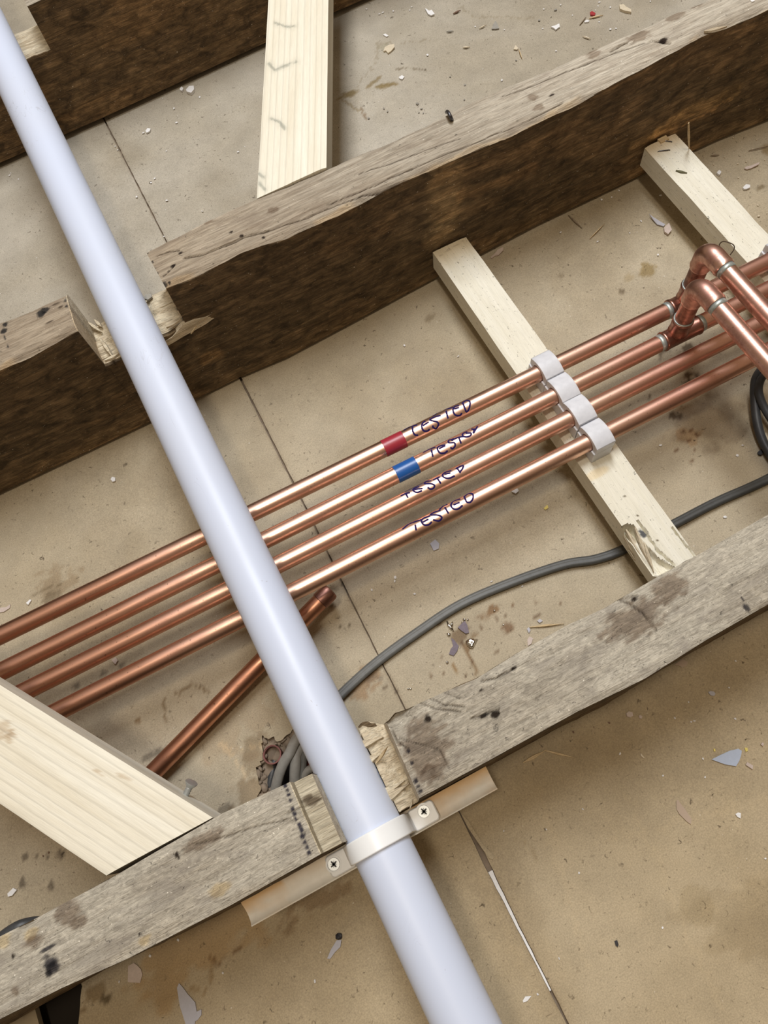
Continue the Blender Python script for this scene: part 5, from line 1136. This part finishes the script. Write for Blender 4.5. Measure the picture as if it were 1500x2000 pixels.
V, F = prism([tuple(U(*p, .5)[:2]) for p in [(894, 1226), (902, 1218), (908, 1213), (913, 1222), (916, 1236), (910, 1238), (901, 1232)]], .1, 1.6); tag(mesh('flux_residue', V, F, M['flux'], smooth=False), 'upper purple grey lump of flux residue below the grey cable', 'flux residue', 'flux residue patches')
V, F = prism([tuple(U(*p, .5)[:2]) for p in [(881, 1246), (887, 1250), (896, 1262), (893, 1272), (886, 1281), (877, 1278), (880, 1268), (885, 1262)]], .1, 1.3); tag(mesh('flux_residue', V, F, M['flux'], smooth=False), 'lower purple grey patch of flux residue left of the solder teardrop', 'flux residue', 'flux residue patches')
# small crumbs, bay by bay
def crumbs(pts, m, lab, group, r=(1.0, 1.9), z=0):
    for k, (a, b) in enumerate(pts):
        s = rg.uniform(*r); p = U(a, b, z+.5); V, F = lump((p[0], p[1], z+s*.45), s, s*rg.uniform(.5, .9), s*.55, int(a) % 37, rg.uniform(0, 3), 1)
        tag(mesh('crumb', V, F, M[m], smooth=False), lab, 'crumb', group)
crumbs([(804, 14), (800, 20), (748, 25), (753, 32), (768, 22), (741, 28), (716, 18), (985, 58), (1170, 5), (1168, 12), (1192, 58), (1203, 56), (1170, 43), (1062, 18), (1145, 72), (928, 52), (1060, 56), (1086, 100), (1118, 30), (1192, 15), (1270, 3), (1095, 10), (835, 108), (980, 157), (1163, 20)], 'p_white', 'tiny white crumb on the board between far and middle joists, right of the brace', 'white crumbs on the upper board')
crumbs([(815, 203), (823, 213), (827, 221), (818, 220), (757, 218), (750, 212), (907, 195), (720, 231), (879, 150), (1008, 118), (1053, 40), (1085, 20), (908, 166)], 'p_grey', 'tiny grey grit on the board behind the middle joist, right of the brace', 'grey grit on the upper board', (1.2, 2.2))
crumbs([(318, 192), (326, 392), (395, 413), (225, 286), (230, 293), (317, 540), (302, 349), (295, 357), (267, 385), (320, 462), (280, 260), (325, 295), (345, 240), (390, 190), (19, 343), (21, 338), (36, 350), (465, 297), (340, 212)], 'p_white', 'tiny white crumb on the board behind the middle joist, left of the brace', 'white crumbs left of the pine brace', (1.0, 1.9))
crumbs([(1095, 454), (1195, 385), (1175, 390), (1209, 372), (1167, 472), (1252, 432), (1285, 498), (895, 696), (790, 675), (960, 1136), (810, 1160), (771, 1135), (772, 1128), (1020, 1145), (726, 1152), (1230, 455), (1290, 382), (1440, 890), (1450, 870), (1416, 1010), (1290, 870)], 'p_white', 'tiny white crumb on the board between middle and near joists', 'white crumbs in the middle bay')
crumbs([(1432, 269), (1478, 272), (1415, 307), (1441, 320), (1457, 316), (1394, 321), (1494, 312), (1404, 353), (1442, 347), (1470, 291), (1482, 422), (1498, 416), (1480, 401)], 'p_cream', 'tiny cream crumb on the board right of the stapled batten', 'cream crumbs right of the stapled batten', (.9, 1.6))
crumbs([(1356, 1408), (1318, 1402), (1373, 1482), (1377, 1518), (1437, 1291), (1424, 1343), (1350, 1410), (1295, 1515), (1138, 1580), (984, 1623), (1067, 1620), (1131, 1705), (1294, 1812), (1092, 1872), (1050, 1942), (1436, 1404), (1345, 1371), (1211, 1472), (1495, 1677)], 'p_white', 'tiny white crumb on the lower right board', 'white crumbs on the lower right board', (.7, 1.3))
crumbs([(615, 1916), (233, 1917), (348, 1836), (293, 1867), (435, 1900), (640, 1960), (60, 1840)][:5], 'p_white', 'tiny white crumb at the bottom left of the white pipe', 'white crumbs at the bottom left', (.8, 1.6))
crumbs([(95, 1665), (84, 1672), (1050, 1320), (1120, 1430), (1160, 1420), (1190, 1412), (1260, 1395), (1030, 1415)][:6], 'p_brown', 'tiny dark grit on the lower boards', 'dark grit on the lower boards', (.8, 1.4))
# clean helper properties
for o in bpy.data.objects:
    for k in ('_l', '_r'):
        if k in o: del o[k]
    if o.type == 'MESH' and o.parent is None and 'kind' not in o: pass
